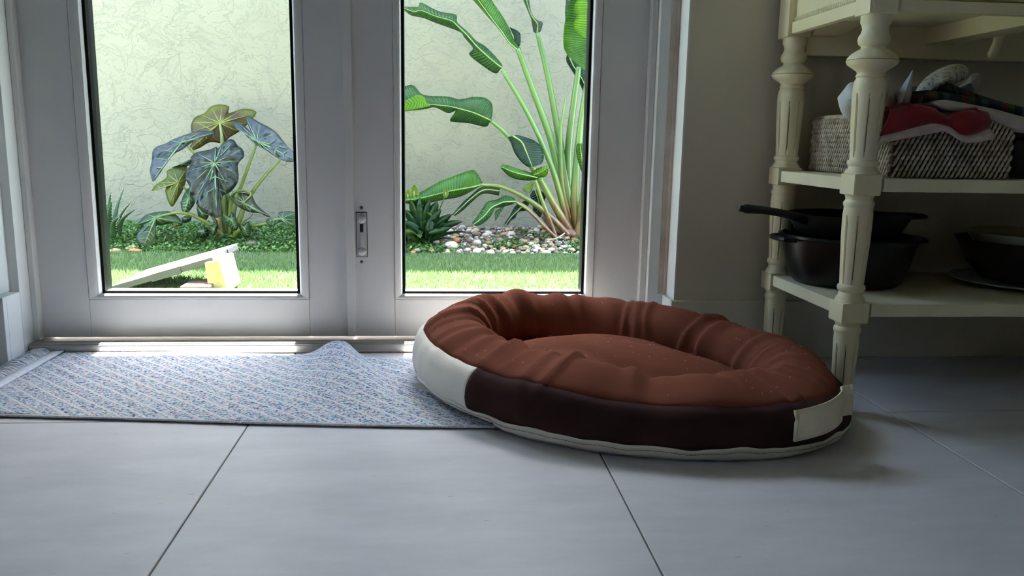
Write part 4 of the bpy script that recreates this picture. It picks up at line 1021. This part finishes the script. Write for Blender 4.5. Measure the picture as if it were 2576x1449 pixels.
# taro / elephant ear
def Z3(p): return (340 + p[0] / 3.45, 230 + p[1] / 3.45)
taro_b = PY(566, 598, 4.15)
taro = empty('elephant_ear', (taro_b[0], 4.15, bed_z(4.15)), 'elephant ear plant with large dark blue-green veined leaves on pale stalks', 'plant')
def heart(outl, c, Y0, m, vm, tx=0.0, ty=0.0, bulge=.04, sd=0, veins=11, crinkle=.006):
    """outl and c in zoom pixels; tx, ty: metres of depth per 100 zoom px to the right / down"""
    O = catmull(list(outl) + [outl[0]], 3)[:-1]; n = len(O); c = np.array(c, float); rings = 8; P = []
    def pt(q, f):
        d = q - c; yy = Y0 + tx * d[0] / 100 + ty * d[1] / 100 + bulge * f * f + crinkle * noise.noise(Vector((q[0] * .018, q[1] * .018, sd))) * (f > 0) + crinkle * .6 * noise.noise(Vector((q[0] * .05, q[1] * .05, sd + 5))) * (f > 0)
        u, v = Z3(q); return PY(u, v, min(yy, GW_Y - .03))
    b = MB(); b.v.append(tuple(pt(c, 0)))
    for j in range(1, rings + 1):
        f = j / rings
        for q in O: b.v.append(tuple(pt(c + (q - c) * f, f)))
    for i in range(n): b.f.append((0, 1 + (i + 1) % n, 1 + i))
    for j in range(rings - 1):
        for i in range(n):
            a0 = 1 + j * n + i; a1 = 1 + j * n + (i + 1) % n; b.f.append((a0, a1, a1 + n, a0 + n))
    o = b.build('leaf', m, taro, smooth=True, solid=.0016, offset=0)
    # veins: far tips get the strongest ribs
    dist = [np.linalg.norm(q - c) for q in O]
    vb = MB(); step = max(1, n // veins)
    main = int(np.argmax(dist))
    for i0 in range(veins):
        i = (main + i0 * step) % n; q = O[i]
        k_ = 1.0 if i0 == 0 else .6
        pts = [np.array(pt(c + (q - c) * f, f)) + [0, -.0018, 0] for f in np.linspace(0, .93, 7)]
        r0 = .0045 * k_
        vb.tube(pts, [r0 * (1 - .8 * j / 6) + .0004 for j in range(7)], 5)
        if i0 == 0:   # side ribs off the midrib
            dd = (q - c); L = np.linalg.norm(dd); dd = dd / L; pp = np.array([-dd[1], dd[0]])
            for fb_ in (.25, .45, .65):
                for s_ in (-1, 1):
                    base = c + (q - c) * fb_
                    # find how far the blade reaches sideways
                    tgt = base + pp * s_ * L * .42 * (1 - fb_) ** .5 + dd * L * .16
                    ok = []
                    for f in np.linspace(0, 1, 6):
                        qq = base + (tgt - base) * f; e = qq - c; ang = math.atan2(e[1], e[0])
                        da = [abs((math.atan2(o_[1] - c[1], o_[0] - c[0]) - ang + math.pi) % (2 * math.pi) - math.pi) for o_ in O]
                        io = int(np.argmin(da)); ff = np.linalg.norm(e) / max(1, dist[io])
                        if ff < .96: ok.append(np.array(pt(qq, ff)) + [0, -.0018, 0])
                        else: break
                    if len(ok) > 2: vb.tube(ok, [0.0024 * (1 - .7 * j / (len(ok) - 1)) + .0003 for j in range(len(ok))], 5)
    vb.build('veins', vm, o, smooth=True)
    return o
tv, ty_ = 'taro_vein', 'taro_vein_yellow'
heart([(735, 112), (815, 130), (812, 188), (940, 150), (1048, 172), (1030, 225), (960, 300), (900, 350), (820, 400), (760, 450), (650, 440), (560, 490), (480, 515), (470, 485), (500, 430), (488, 350), (485, 290), (520, 225), (600, 190), (660, 130)], (735, 275), 4.26, 'taro_olive', ty_, ty=-.03, sd=1, veins=13)
heart([(125, 690), (150, 780), (190, 745), (240, 660), (300, 590), (340, 540), (400, 510), (470, 460), (520, 420), (620, 390), (700, 360), (660, 345), (560, 343), (440, 375), (330, 415), (270, 450), (160, 500), (145, 600)], (400, 445), 4.06, 'taro_blue_light', tv, tx=.015, ty=-.05, bulge=.03, sd=2, crinkle=.02)
heart([(840, 255), (890, 268), (960, 310), (1003, 348), (985, 300), (965, 235), (1000, 222), (1080, 270), (1160, 310), (1230, 360), (1300, 450), (1350, 500), (1400, 545), (1405, 600), (1330, 612), (1260, 590), (1180, 540), (1100, 490), (1050, 460), (980, 400), (920, 340), (860, 310)], (1060, 430), 4.08, 'taro_blue_light', tv, tx=-.01, ty=-.05, bulge=.02, sd=3, crinkle=.02)
heart([(480, 575), (530, 530), (650, 505), (700, 480), (720, 495), (760, 450), (820, 415), (860, 425), (890, 470), (930, 500), (947, 560), (915, 600), (890, 640), (897, 720), (890, 790), (830, 870), (770, 900), (760, 920), (740, 960), (750, 1010), (740, 1070), (710, 1097), (640, 1070), (590, 1040), (545, 1000), (520, 950), (480, 880), (470, 820), (440, 760), (440, 700), (470, 650), (490, 610)], (690, 620), 3.98, 'taro_blue', tv, ty=-.03, bulge=.05, sd=4, veins=14, crinkle=.026)
heart([(140, 865), (180, 810), (270, 750), (275, 690), (330, 665), (440, 640), (450, 720), (440, 780), (410, 860), (370, 930), (325, 1000), (290, 960), (262, 870), (265, 830), (200, 850)], (375, 790), 4.10, 'taro_olive_green', ty_, ty=-.02, sd=5)
heart([(395, 970), (420, 900), (460, 840), (500, 880), (525, 940), (500, 1000), (440, 1065), (405, 1030)], (470, 925), 4.02, 'taro_green', tv, ty=-.03, sd=6, veins=8)
heart([(535, 990), (590, 1030), (640, 1075), (600, 1130), (560, 1110), (540, 1050)], (580, 1055), 4.04, 'taro_green', tv, sd=7, veins=7)
heart([(812, 910), (850, 915), (915, 942), (890, 890), (930, 880), (1010, 900), (1040, 960), (1090, 1020), (1172, 1085), (1130, 1080), (1080, 1055), (1010, 1050), (950, 1030), (880, 990)], (945, 972), 4.00, 'taro_purple', tv, ty=-.03, bulge=.02, sd=8)
heart([(20, 1155), (80, 1080), (170, 1050), (280, 1040), (340, 1060), (400, 1120), (410, 1155), (340, 1140), (250, 1155), (172, 1165), (178, 1200), (160, 1300), (165, 1360), (70, 1365), (10, 1300), (20, 1230), (70, 1175)], (180, 1095), 3.97, 'taro_green', tv, ty=-.02, bulge=.03, sd=9)
heart([(140, 1150), (172, 1160), (182, 1280), (150, 1245), (132, 1190)], (158, 1190), 4.0, 'taro_olive_green', ty_, sd=19, veins=5)
heart([(755, 1060), (810, 1090), (840, 1045), (875, 1090), (890, 1150), (880, 1205), (820, 1180), (770, 1130)], (832, 1110), 3.98, 'taro_green', tv, ty=-.02, sd=10, veins=8)
heart([(890, 1140), (940, 1155), (980, 1130), (1010, 1190), (990, 1260), (950, 1262), (910, 1200)], (950, 1185), 3.99, 'taro_green', tv, sd=11, veins=8)
heart([(640, 1170), (690, 1150), (718, 1150), (710, 1210), (680, 1250), (645, 1220)], (685, 1190), 4.0, 'taro_green', tv, sd=12, veins=7)
heart([(1130, 1130), (1160, 1100), (1240, 1095), (1250, 1050), (1390, 1050), (1400, 1150), (1330, 1165), (1270, 1130), (1180, 1170)], (1270, 1105), 4.0, 'taro_green', tv, ty=-.03, bulge=.01, sd=13)
heart([(530, 1210), (570, 1170), (630, 1185), (640, 1250), (590, 1275), (545, 1260)], (590, 1220), 4.02, 'taro_blue', tv, sd=14, veins=8)
heart([(300, 1190), (350, 1150), (420, 1120), (400, 1160), (340, 1175)], (360, 1158), 4.05, 'taro_olive_green', ty_, sd=15, veins=5)
heart([(400, 1100), (440, 1080), (490, 1090), (470, 1130), (420, 1140)], (440, 1108), 4.06, 'taro_blue', tv, sd=16, veins=6)
heart([(310, 660), (360, 640), (440, 605), (490, 590), (470, 640), (400, 660)], (400, 630), 4.14, 'taro_blue_light', tv, sd=17, veins=6)
pet = lambda px, w_, Y0, Y1, m='petiole': stalk([Z3(p) for p in px], w_, Y0, Y1, m, taro, 'petiole')
pet([(735, 275), (748, 360), (756, 450), (770, 800), (790, 1250)], (5, 13), 4.25, 4.15)
pet([(455, 470), (515, 550), (640, 820), (740, 1100), (770, 1250)], (5, 12), 4.09, 4.14)
pet([(1050, 462), (970, 680), (900, 870), (850, 1060), (825, 1260)], (6, 15), 4.12, 4.15)
pet([(1260, 590), (1130, 730), (1010, 885), (930, 1040), (860, 1260)], (5, 15), 4.12, 4.14)
pet([(940, 965), (1005, 890), (930, 862), (860, 880), (830, 960), (815, 1250)], (3, 10), 4.0, 4.12)
pet([(180, 1092), (340, 1056), (460, 1062), (580, 1115), (690, 1190), (760, 1250)], (5, 12), 3.97, 4.10)
pet([(375, 790), (440, 850), (600, 1000), (700, 1130), (750, 1250)], (4, 9), 4.12, 4.13)
pet([(1200, 1130), (1100, 1155), (1000, 1170), (900, 1210), (850, 1260)], (6, 12), 4.0, 4.1)
pet([(690, 620), (700, 800), (720, 1000), (750, 1250)], (5, 12), 4.04, 4.12)
pet([(760, 900), (768, 1050), (790, 1265)], (10, 18), 4.14, 4.16); pet([(800, 880), (815, 1050), (820, 1265)], (9, 16), 4.17, 4.17); pet([(860, 860), (850, 1050), (845, 1265)], (10, 17), 4.18, 4.18)
pet([(720, 1090), (740, 1180), (750, 1265)], (6, 8), 4.06, 4.1, 'petiole_dry'); pet([(1020, 1060), (1000, 1090), (920, 1150), (880, 1250)], (2, 5), 4.1, 4.12)

# generic arching blade in 3D
def arch_leaf(b, base, az, L, wd, rise, droop, cup=.3, n=9, cols=5, twist=0.0):
    base = Vector(base); d = Vector((math.cos(az), math.sin(az), 0)); sd_ = Vector((-d.y, d.x, 0)); P = []
    for i in range(n):
        t = i / (n - 1)
        c = base + d * (L * math.cos(rise) * t) + Vector((0, 0, L * (math.sin(rise) * t - droop * t * t)))
        w_ = wd * (math.sin(math.pi * min(1, .08 + t * .92)) ** .8) * (1 - .25 * t) if t < 1 else 0
        r = []
        for k in range(cols):
            s = k / (cols - 1) * 2 - 1; r.append(c + sd_ * (s * w_) + Vector((0, 0, cup * abs(s) * w_ + twist * s * w_)))
        P.append(r)
    b.grid(P); return P
# peace lily
pb = PY(1066, 600, 4.05); pb[2] = bed_z(4.05)
pl_ = empty('peace_lily', tuple(pb), 'bushy dark green peace lily with pale green spathes beside the pebbles', 'plant')
for k in range(26):
    az = random.uniform(0, 2 * math.pi); b = MB(); ri = random.uniform(.7, 1.4); L = random.uniform(.18, .30)
    arch_leaf(b, pb + np.array([random.gauss(-.02, .045), random.gauss(0, .03), 0]), az, L, random.uniform(.022, .036), ri, random.uniform(.15, .55), twist=random.uniform(-.6, .6))
    b.build('leaf', 'lily_light' if k % 9 == 0 else 'lily_leaf', pl_, smooth=True, solid=.001)
def blade_px(name, p0, p1, p2, w_, Y0, Y1, m, par, T=lambda p: (1000 + p[0] / 3.8135, 380 + p[1] / 3.8135), sc_=3.8135):
    p0, p1, p2 = [np.array(T(p), float) for p in (p0, p1, p2)]; st = []; w_ = w_ / sc_
    for t in np.linspace(0, 1, 8):
        c = p0 * (1 - t) ** 2 + 2 * p1 * t * (1 - t) + p2 * t * t; d = 2 * (p1 - p0) * (1 - t) + 2 * (p2 - p1) * t; nn = np.array([-d[1], d[0]]); nn /= max(1e-6, np.linalg.norm(nn))
        hw_ = w_ * .5 * (math.sin(math.pi * (.06 + .94 * t)) ** .75) + .3; st.append((c + nn * hw_, c, c - nn * hw_))
    return leaf_strip(name, st, Y0, Y1, m, par, curl=.02, k=2, cols=5, rib=False)
for i_, (a_, b_, c_, w_, m_) in enumerate((((240, 790), (205, 690), (212, 565), 85, 'lily_light'), ((310, 790), (380, 640), (285, 590), 70, 'lily_light'), ((250, 790), (390, 690), (525, 605), 85, 'lily_leaf'),
        ((290, 810), (430, 700), (628, 675), 75, 'lily_leaf'), ((240, 780), (130, 650), (70, 560), 80, 'lily_leaf'), ((250, 760), (330, 600), (385, 480), 100, 'lily_leaf'), ((240, 760), (250, 600), (310, 462), 90, 'lily_leaf'),
        ((220, 760), (170, 560), (120, 462), 90, 'lily_leaf'), ((230, 760), (195, 560), (215, 445), 80, 'lily_leaf'), ((210, 800), (120, 750), (70, 800), 85, 'lily_light'), ((270, 770), (330, 640), (420, 560), 90, 'lily_leaf'),
        ((300, 800), (350, 720), (310, 640), 70, 'lily_leaf'), ((280, 760), (300, 720), (265, 840), 60, 'lily_leaf'), ((220, 790), (150, 700), (60, 680), 85, 'lily_leaf'), ((240, 790), (220, 760), (190, 850), 70, 'lily_leaf'), ((300, 790), (400, 760), (520, 730), 70, 'lily_leaf'))):
    blade_px('leaf', a_, b_, c_, w_, 4.03 - .006 * i_, 3.98 - .006 * (i_ % 5), m_, pl_)
for (az, L, ri, dr_, wd) in ((-.1, .25, .55, .25, .035), (.05, .21, .8, .5, .034), (-.5, .20, .5, .3, .034), (-1.4, .16, 1.0, .9, .032), (-1.9, .16, .9, .7, .034), (3.3, .2, .7, .4, .032)):
    b = MB(); arch_leaf(b, pb, az, L, wd, ri, dr_, twist=random.uniform(-.4, .4)); b.build('leaf', 'lily_leaf', pl_, smooth=True, solid=.001)
for (u, v, h_) in ((1042, 490, .055), (1121, 490, .035), (1026, 495, .04)):
    c = PY(u, v, 4.0)
    st_ = MB(); st_.tube(catmull([pb, (pb + c) / 2 + np.array([.01, 0, .02]), c], 5), .0028, 6); st_.build('flower_stem', 'lily_light', pl_, smooth=True)
    s_ = MB(); P = []
    for i in range(9):
        t = i / 8; w_ = h_ * .42 * math.sin(math.pi * (.1 + .9 * t)) ** .8 * (1 if t < 1 else 0)
        P.append([(c[0] + w_ * s, c[1] + .25 * w_ * (1 - s * s) * 2, c[2] - h_ * .4 + h_ * 1.3 * t) for s in np.linspace(-1, 1, 7)])
    s_.grid(P, flip=True); so = s_.build('spathe', 'spathe', pl_, smooth=True, solid=.001)
    s2 = MB(); s2.tube([c + np.array([0, -.002, -h_ * .25]), c + np.array([0, -.004, h_ * .35])], [.0045, .003], 7); s2.build('spadix', 'spadix', so, smooth=True)
# aloe
ab = PY(285, 604, 4.12); ab[2] = bed_z(4.12)
al = empty('aloe', tuple(ab), 'spiky grey-green aloe at the foot of the wall beyond the rug end', 'plant')
for (u, v, bu, wd, Y) in ((257, 458, 264, 18, 4.15), (246, 470, 250, 18, 4.05), (278, 484, 276, 20, 4.10), (313, 470, 284, 16, 4.18), (282, 505, 280, 15, 4.02), (345, 524, 296, 17, 4.05), (330, 508, 292, 15, 4.12), (236, 520, 262, 20, 3.98), (300, 545, 288, 18, 4.0)):
    p0 = PY(bu, 603, 4.12); p1 = PY(u, v, Y); mid_p = (p0 + p1) / 2 + np.array([(p0[0] - p1[0]) * .18, 0, .02])
    C_ = catmull([p0, mid_p, p1], 6); n = len(C_); b = MB(); r0 = wd / 2 * 4.1 / 2060
    rad = [r0 * (1 - (i / (n - 1)) ** 1.6) + .0008 for i in range(n)]
    b.tube(C_, rad, 10, flat=.55); lo = b.build('leaf', 'aloe', al, smooth=True)
    tt = MB()
    for i in range(1, n - 1):
        t_ = (C_[i + 1] - C_[i - 1]); sv = np.cross(t_, [0, 1, 0]); sv /= np.linalg.norm(sv)
        for s_ in (-1, 1):
            e = C_[i] + sv * s_ * rad[i]; tt.tube([e - sv * s_ * .002, e + sv * s_ * .004 + t_ / np.linalg.norm(t_) * .002], [.0016, .0002], 4)
    tt.build('teeth', 'aloe_tooth', lo)
# small weeds
def sprout(u, v, Y, n, L, label, m='weed'):
    c = PY(u, v, Y); c[2] = bed_z(Y) + .004
    r = empty('weed_sprout', tuple(c), label, 'weed', 'weeds in the planting bed')
    hgt = L * 1.1
    b = MB(); b.tube([c, c + np.array([.003, 0, hgt * .5]), c + np.array([0, -.004, hgt])], .0015, 5); b.build('stem', m, r)
    for k in range(n):
        b = MB(); a = k * 2.4 + random.uniform(-.3, .3); h_ = hgt * (.45 + .55 * (k + 1) / n)
        arch_leaf(b, c + np.array([0, -.003, h_]), a, L * random.uniform(.7, 1), L * .28, random.uniform(.1, .5), .3, n=6, cols=5); b.build('leaf', m, r, smooth=True, solid=.0006)
sprout(572, 612, 3.98, 7, .05, 'broad-leaved light green weed at the foot of the elephant ear')
sprout(1312, 584, 4.16, 8, .05, 'bright green weed by the low arching leaf stalks, next to the wall')
sprout(1342, 590, 4.12, 8, .045, 'bright green weed at the foot of the bird of paradise stalks')
sprout(1368, 594, 4.08, 6, .045, 'low spreading light green weed in front of the paradise stalks')
sprout(1460, 592, 4.02, 8, .05, 'round-leaved weed at the pebble bed end by the door frame')
sprout(1288, 606, 3.98, 6, .045, 'broad-leaved weed growing in the middle of the pebbles')
sprout(1108, 594, 4.02, 5, .04, 'small star-shaped weed between peace lily and pebbles')
sprout(262, 596, 4.0, 7, .045, 'clover-like weed under the aloe')
sprout(700, 604, 4.0, 6, .04, 'small weed between elephant ear and door stile')
def creeper(name, n, fx, label):
    b = MB()
    for _ in range(n):
        x, y = fx(); z = bed_z(y) + random.uniform(0, .03) * random.random(); a = random.uniform(0, 6.28); L = random.uniform(.009, .019); t = random.uniform(-.2, .9)
        d = Vector((math.cos(a), math.sin(a), t)) * L; s_ = Vector((-math.sin(a), math.cos(a), random.uniform(-.4, .4))) * L * .4; c = Vector((x, y, z))
        b.add([c, c + d * .5 + s_, c + d, c + d * .5 - s_], [(0, 1, 2, 3)])
    o = b.build(name, 'creeper', None); tag(o, label, 'ground cover', kind='stuff')
gx = lambda u, Y: PY(u, 600, Y)[0]
def fxL():
    y = random.uniform(3.86, 4.5); return random.uniform(gx(60, y), gx(1010, y)), y
creeper('ground_creeper', 25000, fxL, 'mat of tiny green creeper leaves under the elephant ear')
def fxR():
    y = random.uniform(3.87, 4.0); return random.gauss(gx(1075, y), .07), y
creeper('ground_creeper', 1200, fxR, 'patch of feathery creeper spilling over pebbles below the peace lily')
def fxR2():
    y = random.uniform(3.88, 4.12); return random.gauss(gx(1468, y), .05), y
creeper('ground_creeper', 1200, fxR2, 'patch of creeper at the pebble bed end under the paradise stalks')
def fxR3():
    y = random.gauss(4.03, .04); return random.gauss(gx(1285, y), .07), y
creeper('ground_creeper', 700, fxR3, 'thin creeper tuft in the middle of the pebbles')

# pebbles
def pebble_mesh(k, m):
    bm = bmesh.new(); bmesh.ops.create_icosphere(bm, subdivisions=2, radius=1)
    for v in bm.verts:
        n_ = noise.noise(v.co * 1.1 + Vector((k * 7.3, 1, 2))); v.co *= 1 + .22 * n_; v.co.z *= .62
    me = bpy.data.meshes.new('pebble'); bm.to_mesh(me); bm.free(); me.materials.append(MATS[m]); me.polygons.foreach_set('use_smooth', [True] * len(me.polygons)); return me
PM = {m: [pebble_mesh(i + 10 * j, m) for i in range(4)] for j, m in enumerate(('stone_white', 'stone_tan', 'stone_brown', 'stone_orange'))}
PL = {'stone_white': 'off-white rounded river pebble in the planting bed', 'stone_tan': 'tan rounded river pebble in the planting bed', 'stone_brown': 'grey-brown rounded river pebble in the planting bed', 'stone_orange': 'orange rounded river pebble in the planting bed'}
def pebble(x, y, r, m, label=None, z=None, sx=1.0):
    o = bpy.data.objects.new('pebble', random.choice(PM[m])); COL.objects.link(o)
    o.scale = (r * sx, r * random.uniform(.75, 1.0), r * random.uniform(.8, 1.05)); o.rotation_euler = (random.uniform(-.25, .25), random.uniform(-.25, .25), random.uniform(0, 6.28) if sx == 1 else 0)
    o.location = (x, y, (bed_z(y) + r * .38) if z is None else z)
    tag(o, label or PL[m], 'pebble', None if label else m.split('_')[1] + ' pebbles in the planting bed'); return o
placed = []
tries = 0
while len(placed) < 262 and tries < 60000:
    tries += 1
    y = 3.875 + random.random() ** 1.15 * .60; r = random.uniform(.010, .024) * (1.0 if random.random() < .85 else 1.4)
    xa, xb = gx(1095 - 60 * (y < 3.95), y), gx(1475, y); x = random.uniform(xa, xb)
    if any((x - a) ** 2 + (y - c) ** 2 < (.82 * (r + d)) ** 2 for a, c, d in placed): continue
    placed.append((x, y, r))
    far = (y - 3.87) / .6
    m = random.choices(['stone_white', 'stone_tan', 'stone_brown', 'stone_orange'], [5 - 4.2 * far, 3 - far, .6 + 4 * far, 1.0 - .6 * far])[0]
    pebble(x, y, r, m)
q = PZ(1136, 618, GZ + .02); pebble(q[0], 3.97, .034, 'stone_white', 'largest pale egg-shaped stone, half buried below the peace lily', bed_z(3.97) + .02)
q = PZ(1126, 634, GZ); pebble(q[0], q[1], .012, 'stone_white', 'small white pebble strayed onto the artificial lawn', GZ + .008)
q = PZ(583, 624, GZ + .02); pebble(q[0], 3.89, .028, 'stone_white', 'jagged white stone at the lawn edge before the elephant ear')
q = PZ(348, 630, GZ); pebble(q[0], 3.87, .022, 'stone_orange', 'orange stone at the lawn edge beside the drooping taro leaf', sx=1.5)
q = PZ(337, 620, GZ + .01); pebble(q[0], 3.92, .020, 'stone_tan', 'tan stone at the lawn edge near the aloe', sx=1.5)
q = PZ(300, 629, GZ); pebble(q[0], 3.87, .019, 'stone_tan', 'flat tan stone at the lawn edge in front of the aloe', sx=1.7)
q = PZ(635, 612, GZ + .02); pebble(q[0], 4.0, .030, 'stone_brown', 'brown stone among the creepers right of the taro stalks')
def gravel(b):
    for _ in range(900):
        y = 3.87 + random.random() * .62; x = random.uniform(gx(1085, y), gx(1490, y)); r = random.uniform(.005, .010); z = bed_z(y) + r * .3
        b.add([(x - r, y, z), (x, y - r * .8, z), (x + r, y, z), (x, y + r * .8, z), (x, y, z + r * .8), (x, y, z - r)], [(0, 1, 4), (1, 2, 4), (2, 3, 4), (3, 0, 4), (1, 0, 5), (2, 1, 5), (3, 2, 5), (0, 3, 5)])
o = one('gravel', gravel, 'gravel', smooth=True); tag(o, 'fine grey-brown gravel filling gaps between the pebbles', 'gravel', kind='stuff')
tp = [PZ(u, v, .0) * 0 + PY(u, v, Y) for u, v, Y in ((1375, 608, 3.98), (1395, 607, 3.96), (1410, 600, 3.96), (1420, 593, 3.97))]
o = one('twig', lambda b: b.tube(catmull([p + np.array([0, 0, .012]) for p in tp], 4), .003, 6), 'twig', smooth=True); tag(o, 'pale curved dry twig lying on the pebbles', 'twig')
